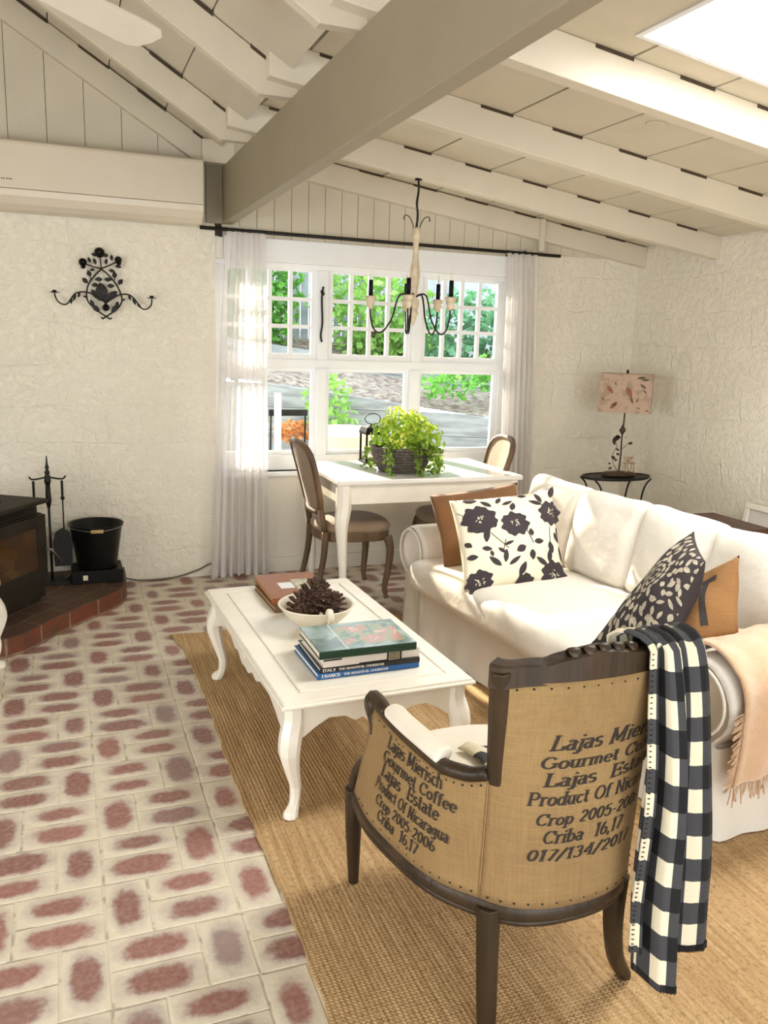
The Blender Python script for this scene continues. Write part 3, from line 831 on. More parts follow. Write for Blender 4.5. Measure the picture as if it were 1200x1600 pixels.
MB().tube([(.055*cos(i*2*pi/20), 0, .29+.035*sin(i*2*pi/20)) for i in range(20)], .003, 6, closed=True).build('handle', BLACKM, ln)
MB().box(-.057, .057, -.057, .057, .013, .19).build('panes', GLASS, ln)
bt = thing('bistro_table', 'small round black bistro table outside beyond the window', 'table', (2.39, 6.55, -.12))
MB().lathe([(.0, .50), (.24, .50), (.24, .52), (0, .52)], n=24).build('table_top', BLACKM, bt)
for a in (0, 2.1, 4.2): MB().tube([(0, 0, .5), (.12*cos(a), .12*sin(a), .25), (.22*cos(a), .22*sin(a), 0)], .008, 6).build('leg', BLACKM, bt)
gc = thing('garden_chair', 'black metal garden chair with flat back bar outside left pane', 'chair', (2.02, 7.8, -.12))
for sx in (-.17, .17):
    MB().tube([(sx, 0, 0), (sx, .02, .6), (sx, 0, 1.03)], .01, 6).build('leg', BLACKM, gc)
    MB().tube([(sx, -.38, 0), (sx, -.36, .44)], .01, 6).build('leg', BLACKM, gc)
MB().box(-.19, .19, -.40, .02, .44, .46).build('seat', BLACKM, gc)
MB().box(-.19, .19, -.01, .01, .97, 1.03).build('back_bar', BLACKM, gc)
gs = thing('garden_stool', 'little dark folding stool outside beside the cream planter', 'stool', (2.02, 6.5, -.12))
MB().lathe([(0, .66), (.12, .66), (.12, .69), (0, .69)], n=16).build('seat', BLACKM, gs)
for a in (.6, 2.2, 3.7, 5.3): MB().tube([(0.03*cos(a), .03*sin(a), .66), (.14*cos(a), .14*sin(a), 0)], .008, 6).build('leg', BLACKM, gs)

# ================================================================== RUG
rg = MB(); RX0, RX1, RY0, RY1 = .53, 3.0, 1.24, 4.34
def rugp(u, v):
    x = lerp(RX0, RX1, u); y = lerp(RY0, RY1, v)
    if u == 0: x += .003*sin(y*31)+.006*sin(y*4)
    if v in (0, 1): y += .006*sin(x*27)
    if u == 0 and v > .93: x -= .04*(v-.93)/.07
    return (x, y, .010+.0008*sin(x*50+y*33))
rg.grid(rugp, 60, 80); rug = rg.build('jute_rug', jute_mat(), solid=.009, offset=-1)
tag(rug, 'large woven natural jute rug covering the brick floor under the seating', 'rug')
RZ = .0105

# ================================================================== COFFEE TABLE
ct = thing('coffee_table', 'low white painted coffee table with scalloped apron and curved legs', 'coffee table', (.948, 3.085, RZ), rad(1.6))
TW, TL_, TH = .70, 1.315, .44-RZ
def framed_top(mb, w, l, z, t, rim=.075, groove=.008, dp=.005):
    prof = [(0, z-t), (-.0, z-t*.55), (.006, z-t*.25), (.004, z)]
    mb.box(-w/2+.008, w/2-.008, -l/2+.008, l/2-.008, z-t, z-dp)
    for q in ((-w/2+.006, w/2-.006, -l/2+.006, -l/2+rim), (-w/2+.006, w/2-.006, l/2-rim, l/2-.006), (-w/2+.006, -w/2+rim, -l/2+rim, l/2-rim), (w/2-rim, w/2-.006, -l/2+rim, l/2-rim)):
        mb.box(q[0], q[1], q[2], q[3], z-t+.004, z)
    g = rim+groove
    mb.box(-w/2+g, w/2-g, -l/2+g, l/2-g, z-t+.004, z)
tp = MB(); framed_top(tp, TW, TL_, TH, .024); tp.box(-TW/2-.004, TW/2+.004, -TL_/2-.004, TL_/2+.004, TH-.022, TH-.010)
tp.build('table_top', FURN, ct, bevel=.004)
def scallop(t, d0, d1):
    """depth of apron along 0..1, cyma curves with a centre drop"""
    a = abs(2*t-1)
    pts = [(0, d1*.82), (.10, d1*.86), (.2, d1*.62), (.30, d1*.72), (.42, d1*.52), (.62, d1*.50), (.78, d1*.72), (.9, d1*.95), (1, d1*1.1)]
    return interp(pts, a)
def apron(mb, L_, depth, ztop, M, th=.018, n=48):
    poly = [(-L_/2, ztop), (L_/2, ztop)]
    for i in range(n+1):
        t = 1-i/n; poly.append((-L_/2+L_*t, ztop-scallop(t, 0, depth)))
    mb2 = []
    o = len(mb.v); vs = []; m_ = n+1
    for i in range(m_):
        t = i/n; x = -L_/2+L_*t; zb = ztop-scallop(t, 0, depth)
        for y in (0, th): vs += [M @ Vector((x, y, ztop)), M @ Vector((x, y, zb))]
    fs = []
    for i in range(n):
        a = 4*i; b = 4*(i+1)
        fs += [(a, a+1, b+1, b), (a+2, b+2, b+3, a+3), (a+1, a+3, b+3, b+1), (a, b, b+2, a+2)]
    fs += [(0, 2, 3, 1), (4*n, 4*n+1, 4*n+3, 4*n+2)]
    mb.add(vs, fs)
RotZ = lambda a: Matrix.Rotation(a, 4, 'Z')
ins = .03
for sx in (-1, 1):
    mb = MB(); M = Matrix.Translation((sx*(TW/2-ins), 0, 0)) @ RotZ(pi/2 if sx > 0 else -pi/2)
    apron(mb, TL_-2*ins-.06, .13, TH-.024, M @ Matrix.Translation((0, -.0, 0)))
    # carved fan in the centre of the long apron
    for k in range(5):
        a = rad(-36+18*k); mb.bar(M @ Vector((.012*sin(a), -.004, TH-.05)), M @ Vector((.05*sin(a), -.004, TH-.05-.045*cos(a))), .006, .008)
    mb.build('apron', FURN, ct, bevel=.002)
for sy in (-1, 1):
    mb = MB(); M = Matrix.Translation((0, sy*(TL_/2-ins), 0)) @ RotZ(0 if sy < 0 else pi)
    apron(mb, TW-2*ins-.06, .115, TH-.024, M); mb.build('apron', FURN, ct, bevel=.002)
def cabriole(mb, x, y, ztop, dx, dy, r0=.030, k=1.0, foot=.018, n=4):
    P = [(0, ztop), (0, ztop*.86), (.012, ztop*.72), (.016, ztop*.60), (.004, ztop*.42), (-.010, ztop*.25), (-.006, ztop*.10), (.008, ztop*.025), (.010, 0)]
    R_ = [r0, r0*1.0, r0*1.02, r0*.95, r0*.68, r0*.52, r0*.46, foot*1.1, foot]
    pts = [(x+dx*a*k, y+dy*a*k, z) for a, z in P]
    sp = spline(pts, 4); rs = []
    for i in range(len(sp)):
        t = i/4; j = min(int(t), len(R_)-2); rs.append(lerp(R_[j], R_[j+1], t-j))
    mb.tube(sp, [r*1.25 for r in rs], 8, sq=.75, up=(1, 0, 0))
for sx in (-1, 1):
    for sy in (-1, 1):
        mb = MB(); cabriole(mb, sx*(TW/2-.052), sy*(TL_/2-.052), TH-.024, sx*.8, sy*.8, .029, 1.5)
        mb.build('leg', FURN, ct, smooth=False, bevel=.004)

# ================================================================== DINING TABLE
dt = thing('dining_table', 'white painted dining table with curved legs under the window', 'dining table', (2.085, 4.91, 0))
DW, DD, DH = 1.23, .78, .787
MB().box(-DW/2, DW/2, -DD/2, DD/2, DH-.030, DH).build('table_top', mat('table_gloss_white', 'e9e6e0', .16, .03, 5), dt, bevel=.006)
for y in (-DD/2+.03, DD/2-.05): MB().box(-DW/2+.06, DW/2-.06, y, y+.02, DH-.150, DH-.030).build('apron', FURN, dt, bevel=.002)
for x in (-DW/2+.03, DW/2-.05): MB().box(x, x+.02, -DD/2+.06, DD/2-.06, DH-.150, DH-.030).build('apron', FURN, dt, bevel=.002)
for sx in (-1, 1):
    for sy in (-1, 1):
        mb = MB(); P = [(0, DH-.03), (0, .62), (.012, .55), (.016, .48), (.004, .34), (-.008, .18), (-.004, .05), (.004, 0)]
        R_ = [.046, .046, .043, .036, .028, .022, .020, .022]
        sp = spline([(sx*(DW/2-.055+a*.9), sy*(DD/2-.055+a*.9), z) for a, z in P], 4)
        mb.tube(sp, [lerp(R_[min(int(i/4), 6)], R_[min(int(i/4)+1, 7)], i/4-int(i/4)) for i in range(len(sp))], 8, sq=.75, up=(1, 0, 0))
        mb.build('leg', FURN, dt, bevel=.004)

# ================================================================== DINING CHAIRS
def make_chair(label, loc, rz):
    c = thing('dining_chair', label, 'dining chair', loc, rz, 'dining chairs')
    # faces +Y locally; seat
    def outl(s=1.0, n=32):
        P = []
        for i in range(n):
            a = 2*pi*i/n; ca, sa = cos(a), sin(a)
            r = 1/((abs(ca)**3.2+abs(sa)**3.2)**(1/3.2))
            x = ca*r; y = sa*r
            wdt = lerp(.19, .24, (y+1)/2)
            P.append((x*wdt*s, y*.225*s+(.02*(1-x*x) if y > 0 else 0)))
        return P
    mb = MB(); lv = [(.97, .425), (1.02, .44), (1.03, .46), (.96, .48), (.8, .492), (.5, .50), (.2, .503)]
    n = 32; vs = []
    for s, z in lv: vs += [(x, y, z) for x, y in outl(s)]
    fs = [(i*n+j, i*n+(j+1) % n, (i+1)*n+(j+1) % n, (i+1)*n+j) for i in range(len(lv)-1) for j in range(n)]
    fs += [tuple(range(n-1, -1, -1)), tuple((len(lv)-1)*n+j for j in range(n))]
    mb.add(vs, fs); mb.build('seat', TAUPE, c, smooth=True)
    mb = MB(); o = outl(1.0); vs = [(x, y, .375) for x, y in o]+[(x, y, .428) for x, y in o]
    mb.add(vs, [(j, (j+1) % n, n+(j+1) % n, n+j) for j in range(n)]+[tuple(range(n-1, -1, -1)), tuple(range(n, 2*n))])
    mb.build('seat_frame', OAKC, c, bevel=.004)
    for sx in (-1, 1):
        mb = MB(); sp = spline([(sx*.205, .19, .40), (sx*.222, .205, .33), (sx*.216, .20, .20), (sx*.200, .185, .08), (sx*.205, .192, .02), (sx*.21, .20, 0)], 4)
        mb.tube(sp, [lerp(.028, .014, min(1, i/16))+(.004 if i > 17 else 0) for i in range(len(sp))], 8, sq=.3); mb.build('leg', OAKC, c, smooth=True)
        mb = MB(); mb.tube(spline([(sx*.17, -.20, .44), (sx*.172, -.215, .25), (sx*.178, -.27, 0)], 4), [.022-.001*i for i in range(9)], 8, sq=.6); mb.build('leg', OAKC, c, smooth=True)
    # back: rounded frame, raked
    rake = lambda z: -.205-.12*max(0, (z-.45))/.5-.02*max(0, z-.8)
    ring = []; N = 36
    for i in range(N):
        a = 2*pi*i/N; ca, sa = cos(a), sin(a); e = 4.4
        r = 1/((abs(ca)**e+abs(sa)**e)**(1/e)); x = ca*r; z = sa*r
        wdt = lerp(.165, .215, (z+1)/2); zz = .755+z*.205+(.02*(1-x*x) if z > 0 else 0)
        ring.append((x*wdt, rake(zz)+.03*(x*x-.5)*.8, zz))
    MB().tube(ring, .019, 8, closed=True, sq=.4).build('back_frame', OAKC, c, smooth=True)
    mb = MB(); k = len(ring); cen = Vector((0, rake(.755)-.012, .755))
    for side in (.012, -.020):
        vs = [cen+Vector((0, side, 0))]
        for q in (.35, .7, .95): vs += [cen.lerp(Vector(p), q)+Vector((0, side*(1-q*.6), 0)) for p in ring]
        fs = [(0, 1+i, 1+(i+1) % k) for i in range(k)]
        for b in (0, 1): fs += [(1+b*k+i, 1+b*k+k+i, 1+b*k+k+(i+1) % k, 1+b*k+(i+1) % k) for i in range(k)]
        mb.add(vs, fs)
    mb.build('back_panel', TAUPE, c, smooth=True)
    for sx in (-1, 1): MB().tube([(sx*.165, -.20, .42), (sx*.16, rake(.56), .58)], .018, 8, sq=.5).build('back_post', OAKC, c, smooth=True)
    return c
ch = make_chair('oak and taupe dining chair at the left end of the white table', (1.66, 4.88, 0), rad(-90))
ch2 = dup(ch, (2.44, 4.95, 0), rad(82), 'oak and taupe dining chair at right end of the table, behind the sofa arm')

# ================================================================== SOFA
SA = Vector((1.735, 4.10, 0)); SANG = math.atan2(-.9965, .083)   # local x: along length; local y: to the back
sofa = thing('sofa', 'white slipcovered sofa with rolled arms in front of the window table', 'sofa', tuple(SA), SANG)
# local axes: x = length (towards the camera); y = left-handed -> back is +Y in local after rotation
SL, SD = 2.22, .98
z0s = RZ+.004
base = MB()
def skirt(u, v):
    # around the box: front, right side, back, left side
    per = [(.02, .02), (SL-.02, .02), (SL-.02, SD-.02), (.02, SD-.02), (.02, .02)]
    lens = [SL, SD, SL, SD]; tot = sum(lens); d = u*tot; k = 0
    while k < 3 and d > lens[k]: d -= lens[k]; k += 1
    a, b = Vector(per[k]), Vector(per[k+1]); p = a.lerp(b, min(1, d/lens[k]))
    nrm = Vector(((b-a).y, -(b-a).x)).normalized()
    off = (.030*(1-v)**1.5)+.006*sin(u*tot*34)*(1-v)+.004*sin(u*tot*13+1)
    p = p+nrm*off; return (p.x, p.y, z0s+(.33-z0s)*v)
base.grid(skirt, 220, 8)
base.box(.04, SL-.04, .04, SD-.04, .1, .33)
base.build('slipcover_skirt', LINEN, sofa, smooth=True)
def arm_profile(outer):
    # (a: distance outwards from inner side, z); roll at the top
    P = [(.215, .02), (.20, .20), (.19, .34)]
    c, r = (.135, .485), .140
    for i in range(15):
        a = rad(-35+i*(235/14)); P.append((c[0]+r*cos(a), c[1]+r*sin(a)))
    P += [(.03, .40), (.03, .2), (.03, .02)]
    return P
def make_arm(side):
    mb = MB(); P = arm_profile(1); n = len(P); lv = []
    x_of = (lambda a: .235-a) if side < 0 else (lambda a: SL-.235+a)
    secs = [(-.0, .94), (-.02, .97), (.015, 1.0), (.2, 1.0), (.45, 1.01), (.7, 1.01), (.88, 1.0)]
    vs = []
    for y, s in secs:
        for a, z in P:
            aa = .12+(a-.12)*s; zz = .33+(z-.33)*(s if z > .33 else 1)
            up = .0 if y < .2 else .07*((y-.2)/.68)**1.3
            if z > .45: zz += up
            wob = .004*sin(y*17+z*20)
            vs.append((x_of(aa+wob), y, zz+wob))
    fs = []
    for i in range(len(secs)-1):
        for j in range(n):
            a = i*n+j; b = i*n+(j+1) % n; fs.append((a, b, b+n, a+n))
    fs.append(tuple(range(n-1, -1, -1))); fs.append(tuple((len(secs)-1)*n+j for j in range(n)))
    mb.add(vs, fs); a_ = mb.build('arm', LINEN, sofa, smooth=True)
    # piping round the front roll
    pp = [(x_of(.135+.118*cos(rad(t))), -.024, .485+.118*sin(rad(t))) for t in range(-90, 271, 12)][:-1]
    MB().tube(pp, .006, 6, closed=True).build('piping', LINEN, a_, smooth=True)
make_arm(-1); make_arm(1)
bk = MB()
def backp(u, v):
    # cross-section over the back, swept along length
    prof = [(.66, .33), (.72, .55), (.755, .74), (.80, .805), (.86, .815), (.92, .78), (.95, .70), (.965, .4), (.975, .03)]
    t = v*(len(prof)-1); i = min(int(t), len(prof)-2); f = t-i
    y = lerp(prof[i][0], prof[i+1][0], f); z = lerp(prof[i][1], prof[i+1][1], f)
    x = .05+u*(SL-.1); z += .012*sin(u*9)*(1 if z > .6 else 0); e = abs(2*u-1)**10
    if z > .6: z -= .05*e
    return (x, y, z)
bk.grid(backp, 40, 32)
for u in (0, 1):
    o = [backp(u, k/32) for k in range(33)]; bk.add(o, [tuple(range(33)) if u else tuple(range(32, -1, -1))])
bk.build('backrest', LINEN, sofa, smooth=True, weld=True)
sc_ = MB(); softbox(sc_, Matrix.Translation((SL/2, .315, .40)), SL-.42, .84, .17, r=.06, n=20, puff=.022, wr=.003, seed=2)
seatc = sc_.build('seat_cushion', LINEN, sofa, smooth=True)
for k in range(4):
    mb = MB(); cx = .235+.4375*(k+.5)
    M = Matrix.Translation((cx, .66-.012*(k % 2), .685)) @ Matrix.Rotation(rad(-14), 4, 'X') @ Matrix.Rotation(rad((2, -1.5, 1.5, -2)[k]), 4, 'Y') @ Matrix.Rotation(rad(90), 4, 'X')
    softbox(mb, M, .455, .43, .15, r=.055, n=14, puff=.045, wr=.006, seed=10+k)
    mb.build('back_cushion', LINEN, sofa, smooth=True)

# ================================================================== ARMCHAIR
CXA = 1.045
lowC = [(1.045, 1.405), (.965, 1.412), (.90, 1.437), (.848, 1.485), (.782, 1.575), (.744, 1.69), (.716, 1.86), (.724, 2.01)]
midC = [(1.045, 1.398), (.965, 1.404), (.892, 1.43), (.846, 1.47), (.798, 1.54), (.770, 1.62), (.750, 1.77), (.747, 1.915)]
topC = [(1.045, 1.370), (.965, 1.374), (.880, 1.388), (.802, 1.408), (.798, 1.54), (.770, 1.62), (.750, 1.77), (.747, 1.915)]
def crv(C, a):
    """a in -7..7, negative = left"""
    t = abs(a); i = min(int(t), 6); f = t-i
    P = [Vector((x, y)) for x, y in C]
    Pm = [Vector((2*CXA-P[1].x, P[1].y))]+P+[P[-1]*2-P[-2]]
    p0, p1, p2, p3 = Pm[i:i+4]
    p = .5*((2*p1)+(p2-p0)*f+(2*p0-5*p1+4*p2-p3)*f*f+(3*p1-p0-3*p2+p3)*f**3)
    if a > 0: p.x = 2*CXA-p.x
    return p
def shell(a, z, off=0.0):
    if z <= .66: k = (z-.33)/.33; p = crv(lowC, a).lerp(crv(midC, a), max(-.3, k))
    else: k = (z-.66)/.29; p = crv(midC, a).lerp(crv(topC, a), k)
    if off:
        e = .02; q = crv(midC if z > .5 else lowC, a+e)-crv(midC if z > .5 else lowC, a-e); n = Vector((q.y, -q.x)).normalized()  # outward for travel left->... fixed below
        c = Vector((CXA, 1.75)); 
        if n.dot(p-c) < 0: n = -n
        p = p+n*off
    return Vector((p.x, p.y, z))
ac_ = thing('armchair', 'french style armchair in printed burlap with dark oak frame, seen from behind', 'armchair', (CXA, 1.72, RZ))
AO = Vector((CXA, 1.72, RZ))
def loc(mb): mb.v = [(x-AO.x, y-AO.y, z-AO.z) for x, y, z in mb.v]; return mb
def arm_z(a):   # top line of side panel
    t = abs(a)
    return interp([(3, .668), (3.6, .648), (4.4, .640), (5.2, .648), (7, .652)], t)
# fabric panels
mb = MB(); mb.grid(lambda u, v: shell(lerp(-3, 3, u), lerp(.355, .915, v), .004+.006*(1-abs(2*u-1)**2)), 30, 22)
bpan = loc(mb).build('back_panel', BURLAP, ac_, smooth=True, solid=.012, offset=0)
for sg in (-1, 1):
    mb = MB()
    mb.grid(lambda u, v: shell(sg*lerp(3, 6.95, u), lerp(.355, arm_z(lerp(3, 7, u))-.012, v), .004+.004*(1-abs(2*u-1)**2)), 30, 14)
    loc(mb).build('side_panel', BURLAP, ac_, smooth=True, solid=.012, offset=0)
    mb = MB(); mb.tube([shell(sg*3.0, lerp(.36, .66, k/8), .0105) for k in range(9)], .0022, 6)
    loc(mb).build('seam', BURLAP, ac_, smooth=True)
# inner upholstery
mb = MB(); mb.grid(lambda u, v: shell(lerp(-2.8, 2.8, u), lerp(.40, .92, v), -.035-.03*(1-abs(2*u-1)**3)*sin(pi*min(1, v*1.05))), 24, 16)
loc(mb).build('inner_back_pad', LINEN_ARM, ac_, smooth=True, solid=.03, offset=1)
for sg in (-1, 1):
    mb = MB(); mb.grid(lambda u, v: shell(sg*lerp(2.9, 6.7, u), lerp(.40, .625, v), -.03), 20, 8)
    loc(mb).build('inner_side_pad', LINEN_ARM, ac_, smooth=True, solid=.02, offset=0)
# lettering printed on the burlap
def arclen_map(zref, amin, amax, n=200):
    T = []; d = 0; prev = shell(amin, zref)
    for i in range(n+1):
        a = lerp(amin, amax, i/n); p = shell(a, zref); d += (p-prev).length; prev = p; T.append((d, a))
    return T
backT = arclen_map(.6, -3, 3)      # distance from the left corner seam
sideT = arclen_map(.5, -7, -3)     # distance from the front post
tb = MB(); Tb = lambda x, y: shell(interp(backT, x), y, .0125+.006*(1-min(1, abs(interp(backT, x)/3))**2)*.9)
for txt, x, y, h, wd, sl_ in (('Lajas Mierisch', .114, .753, .036, .335, .22), ('Gourmet Coffee', .100, .708, .029, .345, .12), ('Lajas  Estate', .112, .663, .033, .305, .12),
                         ('Product Of Nicaragua', .083, .617, .031, .385, .16), ('Crop 2005-2006', .102, .568, .028, .285, .2), ('Criba  16,17', .120, .523, .031, .205, .2), ('017/134/2017', .088, .480, .027, .27, .2)):
    letters(tb, txt, Tb, x, y, h, wd, .135, sl_)
loc(tb).build('printed_lettering', INK, ac_, label='dark stencilled lettering on the burlap back')
ts = MB(); Ts = lambda x, y: shell(interp(sideT, x), y, .0165)
for txt, x, y, h, wd, sl_ in (('Lajas Mierisch', .145, .594, .036, .245, -.05), ('Gourmet Coffee', .140, .552, .032, .300, 0), ('Lajas  Estate', .150, .511, .036, .245, 0),
                         ('Product Of Nicaragua', .140, .468, .032, .290, 0), ('Crop 2005-2006', .160, .427, .029, .240, 0), ('Criba  16,17', .185, .388, .032, .170, 0)):
    letters(ts, txt, Ts, x, y, h, wd, .125, sl_)
loc(ts).build('printed_lettering', INK, ac_, label='dark stencilled lettering on the burlap side')
# wood frame
mb = MB(); mb.tube([shell(lerp(-6.9, 6.9, k/70), .335, -.006) for k in range(71)], .021, 8, flat=1.25, sq=.55, up=(0, 0, 1))
mb.tube([shell(lerp(-6.9, 6.9, k/70), .308, -.002) for k in range(71)], .010, 6)
fr_ = spline([shell(-6.9, .335), (CXA-.2, 2.06, .335), (CXA, 2.09, .33), (CXA+.2, 2.06, .335), shell(6.9, .335)], 8)
mb.tube(fr_, .02, 8, flat=1.4, sq=.5, up=(0, 0, 1))
loc(mb).build('seat_rail', OAK, ac_, smooth=True)
for sg in (-1, 1):
    # arm rail from stile to front scroll, then the S post down to the seat rail
    pts = [shell(sg*3.05, .672), shell(sg*3.5, .655)]+[shell(sg*a, arm_z(a)+.004) for a in (4, 4.5, 5, 5.5, 6, 6.5)]
    mb = MB(); mb.tube(spline(pts, 4), [.017]*6+[.018]*23, 8, flat=.95, sq=.5, up=(0, 0, 1))
    e = shell(sg*6.5, .655); X = shell(sg*7, .655).x
    mb2 = spline([e, (X, 1.90, .660), (X, 1.945, .655), (X, 1.955, .630), (X, 1.925, .600), (X, 1.915, .56), (X+sg*.002, 1.955, .48), (X+sg*.006, 2.03, .40), (X+sg*.008, 2.055, .33), (X+sg*.008, 2.055, .29)], 4)
    mb.tube(mb2, [.018+.003*sin(pi*min(1, i/18)) for i in range(len(mb2))], 8, sq=.5, up=(1, 0, 0))
    mb.tube([(X-.022, 1.935, .642), (X+.022, 1.935, .642)], .024, 12)
    loc(mb).build('arm', OAK, ac_, smooth=True)
    mb = MB(); pp = [shell(sg*a, arm_z(a)+.022, -.006) for a in (4.55, 4.65, 4.9, 5.2, 5.6, 5.95, 6.27, 6.42)]
    mb.tube(spline(pp, 3), [(.012, .008), (.022, .015)]+[(.028, .022)]*17+[(.026, .020), (.022, .014), (.012, .008)], 12, up=(0, 0, 1))
    loc(mb).build('arm_pad', LINEN_ARM, ac_, smooth=True)
    mb = MB(); mb.tube([shell(sg*2.97, z, 0)+Vector((sg*-.012, -.004, 0)) for z in (.655, .70, .76, .84, .90, .945)], .0225, 8, sq=.85, up=(0, 1, 0))
    loc(mb).build('stile', OAK, ac_, smooth=False, bevel=.003)
    fl_ = [(X+sg*.008, 2.055, .33), (X+sg*.006, 2.062, .2), (X-sg*.002, 2.072, RZ)]
    mb = MB(); mb.tube(fl_, [.027, .023, .015], 8, sq=.7, up=(0, 1, 0)); loc(mb).build('leg', OAK, ac_, bevel=.003)
mb = MB(); mb.tube(spline([(.862, 1.468, .34), (.864, 1.462, .2), (.868, 1.452, RZ)], 3), [.029, .027, .026, .025, .024, .023, .021], 8, sq=.8, up=(0, 1, 0)); loc(mb).build('leg', OAK, ac_, bevel=.003)
mb = MB(); mb.tube(spline([(1.212, 1.462, .345), (1.205, 1.455, .27), (1.212, 1.458, .19), (1.245, 1.478, .09), (1.287, 1.492, .02), (1.293, 1.495, RZ)], 4), [.029-.0007*i for i in range(21)], 8, sq=.5, up=(0, 1, 0)); loc(mb).build('leg', OAK, ac_, smooth=True)
# top rail with carved crest
mb = MB()
def railtop(a):
    t = abs(a)/3.0
    return .952+.004*t + (.026*max(0, 1-(t/.52))**.6 if t < .52 else 0)
sec = []
N = 60
for k in range(N+1):
    a = lerp(-3.08, 3.08, k/N); zt_ = railtop(a); zb_ = .905+.006*(1-min(1, abs(a)/3)**2)
    o_ = shell(a, .93, .012); i_ = shell(a, .93, -.040)
    sec.append([Vector((o_.x, o_.y, zb_)), Vector((o_.x, o_.y, zt_-.004)), Vector((lerp(o_.x, i_.x, .12), lerp(o_.y, i_.y, .12), zt_)), Vector((lerp(o_.x, i_.x, .88), lerp(o_.y, i_.y, .88), zt_)), Vector((i_.x, i_.y, zt_-.004)), Vector((i_.x, i_.y, zb_))])
vs = [p for s in sec for p in s]; fs = []
for k in range(N):
    for j in range(6): a = k*6+j; b = k*6+(j+1) % 6; fs.append((a, b, b+6, a+6))
fs += [tuple(range(5, -1, -1)), tuple(N*6+j for j in range(6))]
mb.add(vs, fs); tr_ = loc(mb).build('top_rail', OAK, ac_)
mb = MB()
for k in range(-2, 3):   # scallop shell carving
    a = k*.46; hh_ = .008*(1-abs(k)*.25)
    mb.tube(spline([shell(a, .966, .006), shell(a, .974+hh_, -.004), shell(a, .974+hh_, -.016), shell(a, .966, -.034)], 4), [.006, .009, .012, .014, .015, .015, .015, .015, .014, .012, .011, .009, .007], 10, flat=.3)
loc(mb).build('crest_carving', OAK, tr_, smooth=True)
# tacks
mb = MB()
def tack(p, out):
    mb.lathe([(.0001, 0), (.0028, .0004), (.002, .002), (.0001, .0028)], n=6, M=Vector((0, 0, 1)).rotation_difference(out).to_matrix().to_4x4(), c=p)
for a in [x*.42-2.73 for x in range(14)]:
    for z in (.902, .368): p = shell(a, z, .015); tack(p, (p-Vector((CXA, 1.75, z))).normalized())
for z in [.69+.0265*i for i in range(8)]:
    for sg in (-1, 1): p = shell(sg*2.80, z, .011); tack(p, Vector((0, -1, 0)))
for sg in (-1, 1):
    for a in [3.2+.24*i for i in range(15)]:
        for z in (arm_z(a)-.020, .368): p = shell(sg*a, z, .0125); tack(p, (p-Vector((CXA, 1.75, z))).normalized())
loc(mb).build('upholstery_tacks', IRON, ac_, smooth=True)
# seat cushion
mb = MB(); lev = [(.93, .36), (1.0, .385), (1.02, .415), (1.0, .445), (.93, .462), (.75, .474), (.45, .482), (.15, .485)]
n = 40; cen = Vector((CXA, 1.76)); out = []
for j in range(n):
    t = j/n*2*pi; ca, sa = sin(t), cos(t)
    r = 1/((abs(ca)**2.8+abs(sa)**2.8)**(1/2.8))
    wdt = .255 if sa > 0 else .245; out.append(Vector((ca*r*wdt, sa*r*(.345 if sa > 0 else .285))))
vs = []
for s, z in lev: vs += [(cen.x+p.x*s, cen.y+p.y*s, z) for p in out]
fs = [(i*n+j, i*n+(j+1) % n, (i+1)*n+(j+1) % n, (i+1)*n+j) for i in range(len(lev)-1) for j in range(n)]
fs += [tuple(range(n-1, -1, -1)), tuple((len(lev)-1)*n+j for j in range(n))]
mb.add(vs, fs); loc(mb).build('seat_cushion', LINEN_ARM, ac_, smooth=True)

# ================================================================== CHECKED THROW over the armchair
# cross-section of folds: (x offset 0..1 of width, depth toward -y)
FOLD = [(0, .004), (.09, .0), (.13, .004), (.17, -.045), (.24, -.050), (.30, .030), (.42, .045), (.50, .015), (.545, -.02), (.60, .0), (.72, .008), (.86, .012), (.95, .002), (1.0, -.035)]
NF = len(FOLD)
def foldp(u):
    t = u*(NF-1); i = min(int(t), NF-2); f = t-i; f2 = f*f*(3-2*f)
    return lerp(FOLD[i][0], FOLD[i+1][0], f), lerp(FOLD[i][1], FOLD[i+1][1], f2)
ulen = [0.0]; KU = 78
for i in range(KU):
    a = foldp(i/KU); b = foldp((i+1)/KU); ulen.append(ulen[-1]+math.hypot((b[0]-a[0])*.25, b[1]-a[1]))
def zend(u):
    if u < .29: return lerp(.235, .21, u/.29)
    if u < .55: return .135
    return lerp(.205, .185, (u-.55)/.45)
KV = 60; LH = .83
def throwp(u, v):
    xo, dp = foldp(u)
    if v < .18:     # inside of the back, from seat level up to the crest
        t = v/.18; z = lerp(.66, .972, t); x = lerp(1.10, 1.295, xo); y = 1.442-.008*t+dp*.25
        y = y - (.06*max(0, (t-.85))/.15)*.0
        return Vector((x, y, z))
    if v < .26:     # over the top rail
        t = (v-.18)/.08; a = pi*t
        y = 1.398+.045*cos(a)*1.0; z = .972+.022*sin(a)+.004*sin(u*30); x = lerp(1.12, 1.295, xo)
        return Vector((lerp(lerp(1.10, 1.295, xo), lerp(1.148, 1.288, xo), t), y, z))
    t = (v-.26)/.74; zb_ = zend(u); z = lerp(.972, zb_, t)
    xl = lerp(1.148, 1.165, t**.8); xr = lerp(1.288, 1.405, t**.7); x = lerp(xl, xr, xo)
    y = 1.352-.012*sin(pi*min(1, t*1.2))-dp*min(1, .35+t*1.3)-.01*t+.004*sin(t*9+u*5)
    return Vector((x, y, z))
CHK = .122
def thuv(u, v):
    i = u*KU; k = min(int(i), KU-1); d = lerp(ulen[k], ulen[k+1], i-k)
    if v < .26: w_ = (v-.26)/.26*.40
    else: w_ = (v-.26)/.74*.80
    return ((d*1.45+.018)/CHK, (w_+.012)/CHK)
mb = MB(); mb.grid(throwp, KU, KV, thuv)
thr = mb.build('checked_throw', plaid_mat(), smooth=True, solid=.006, offset=0)
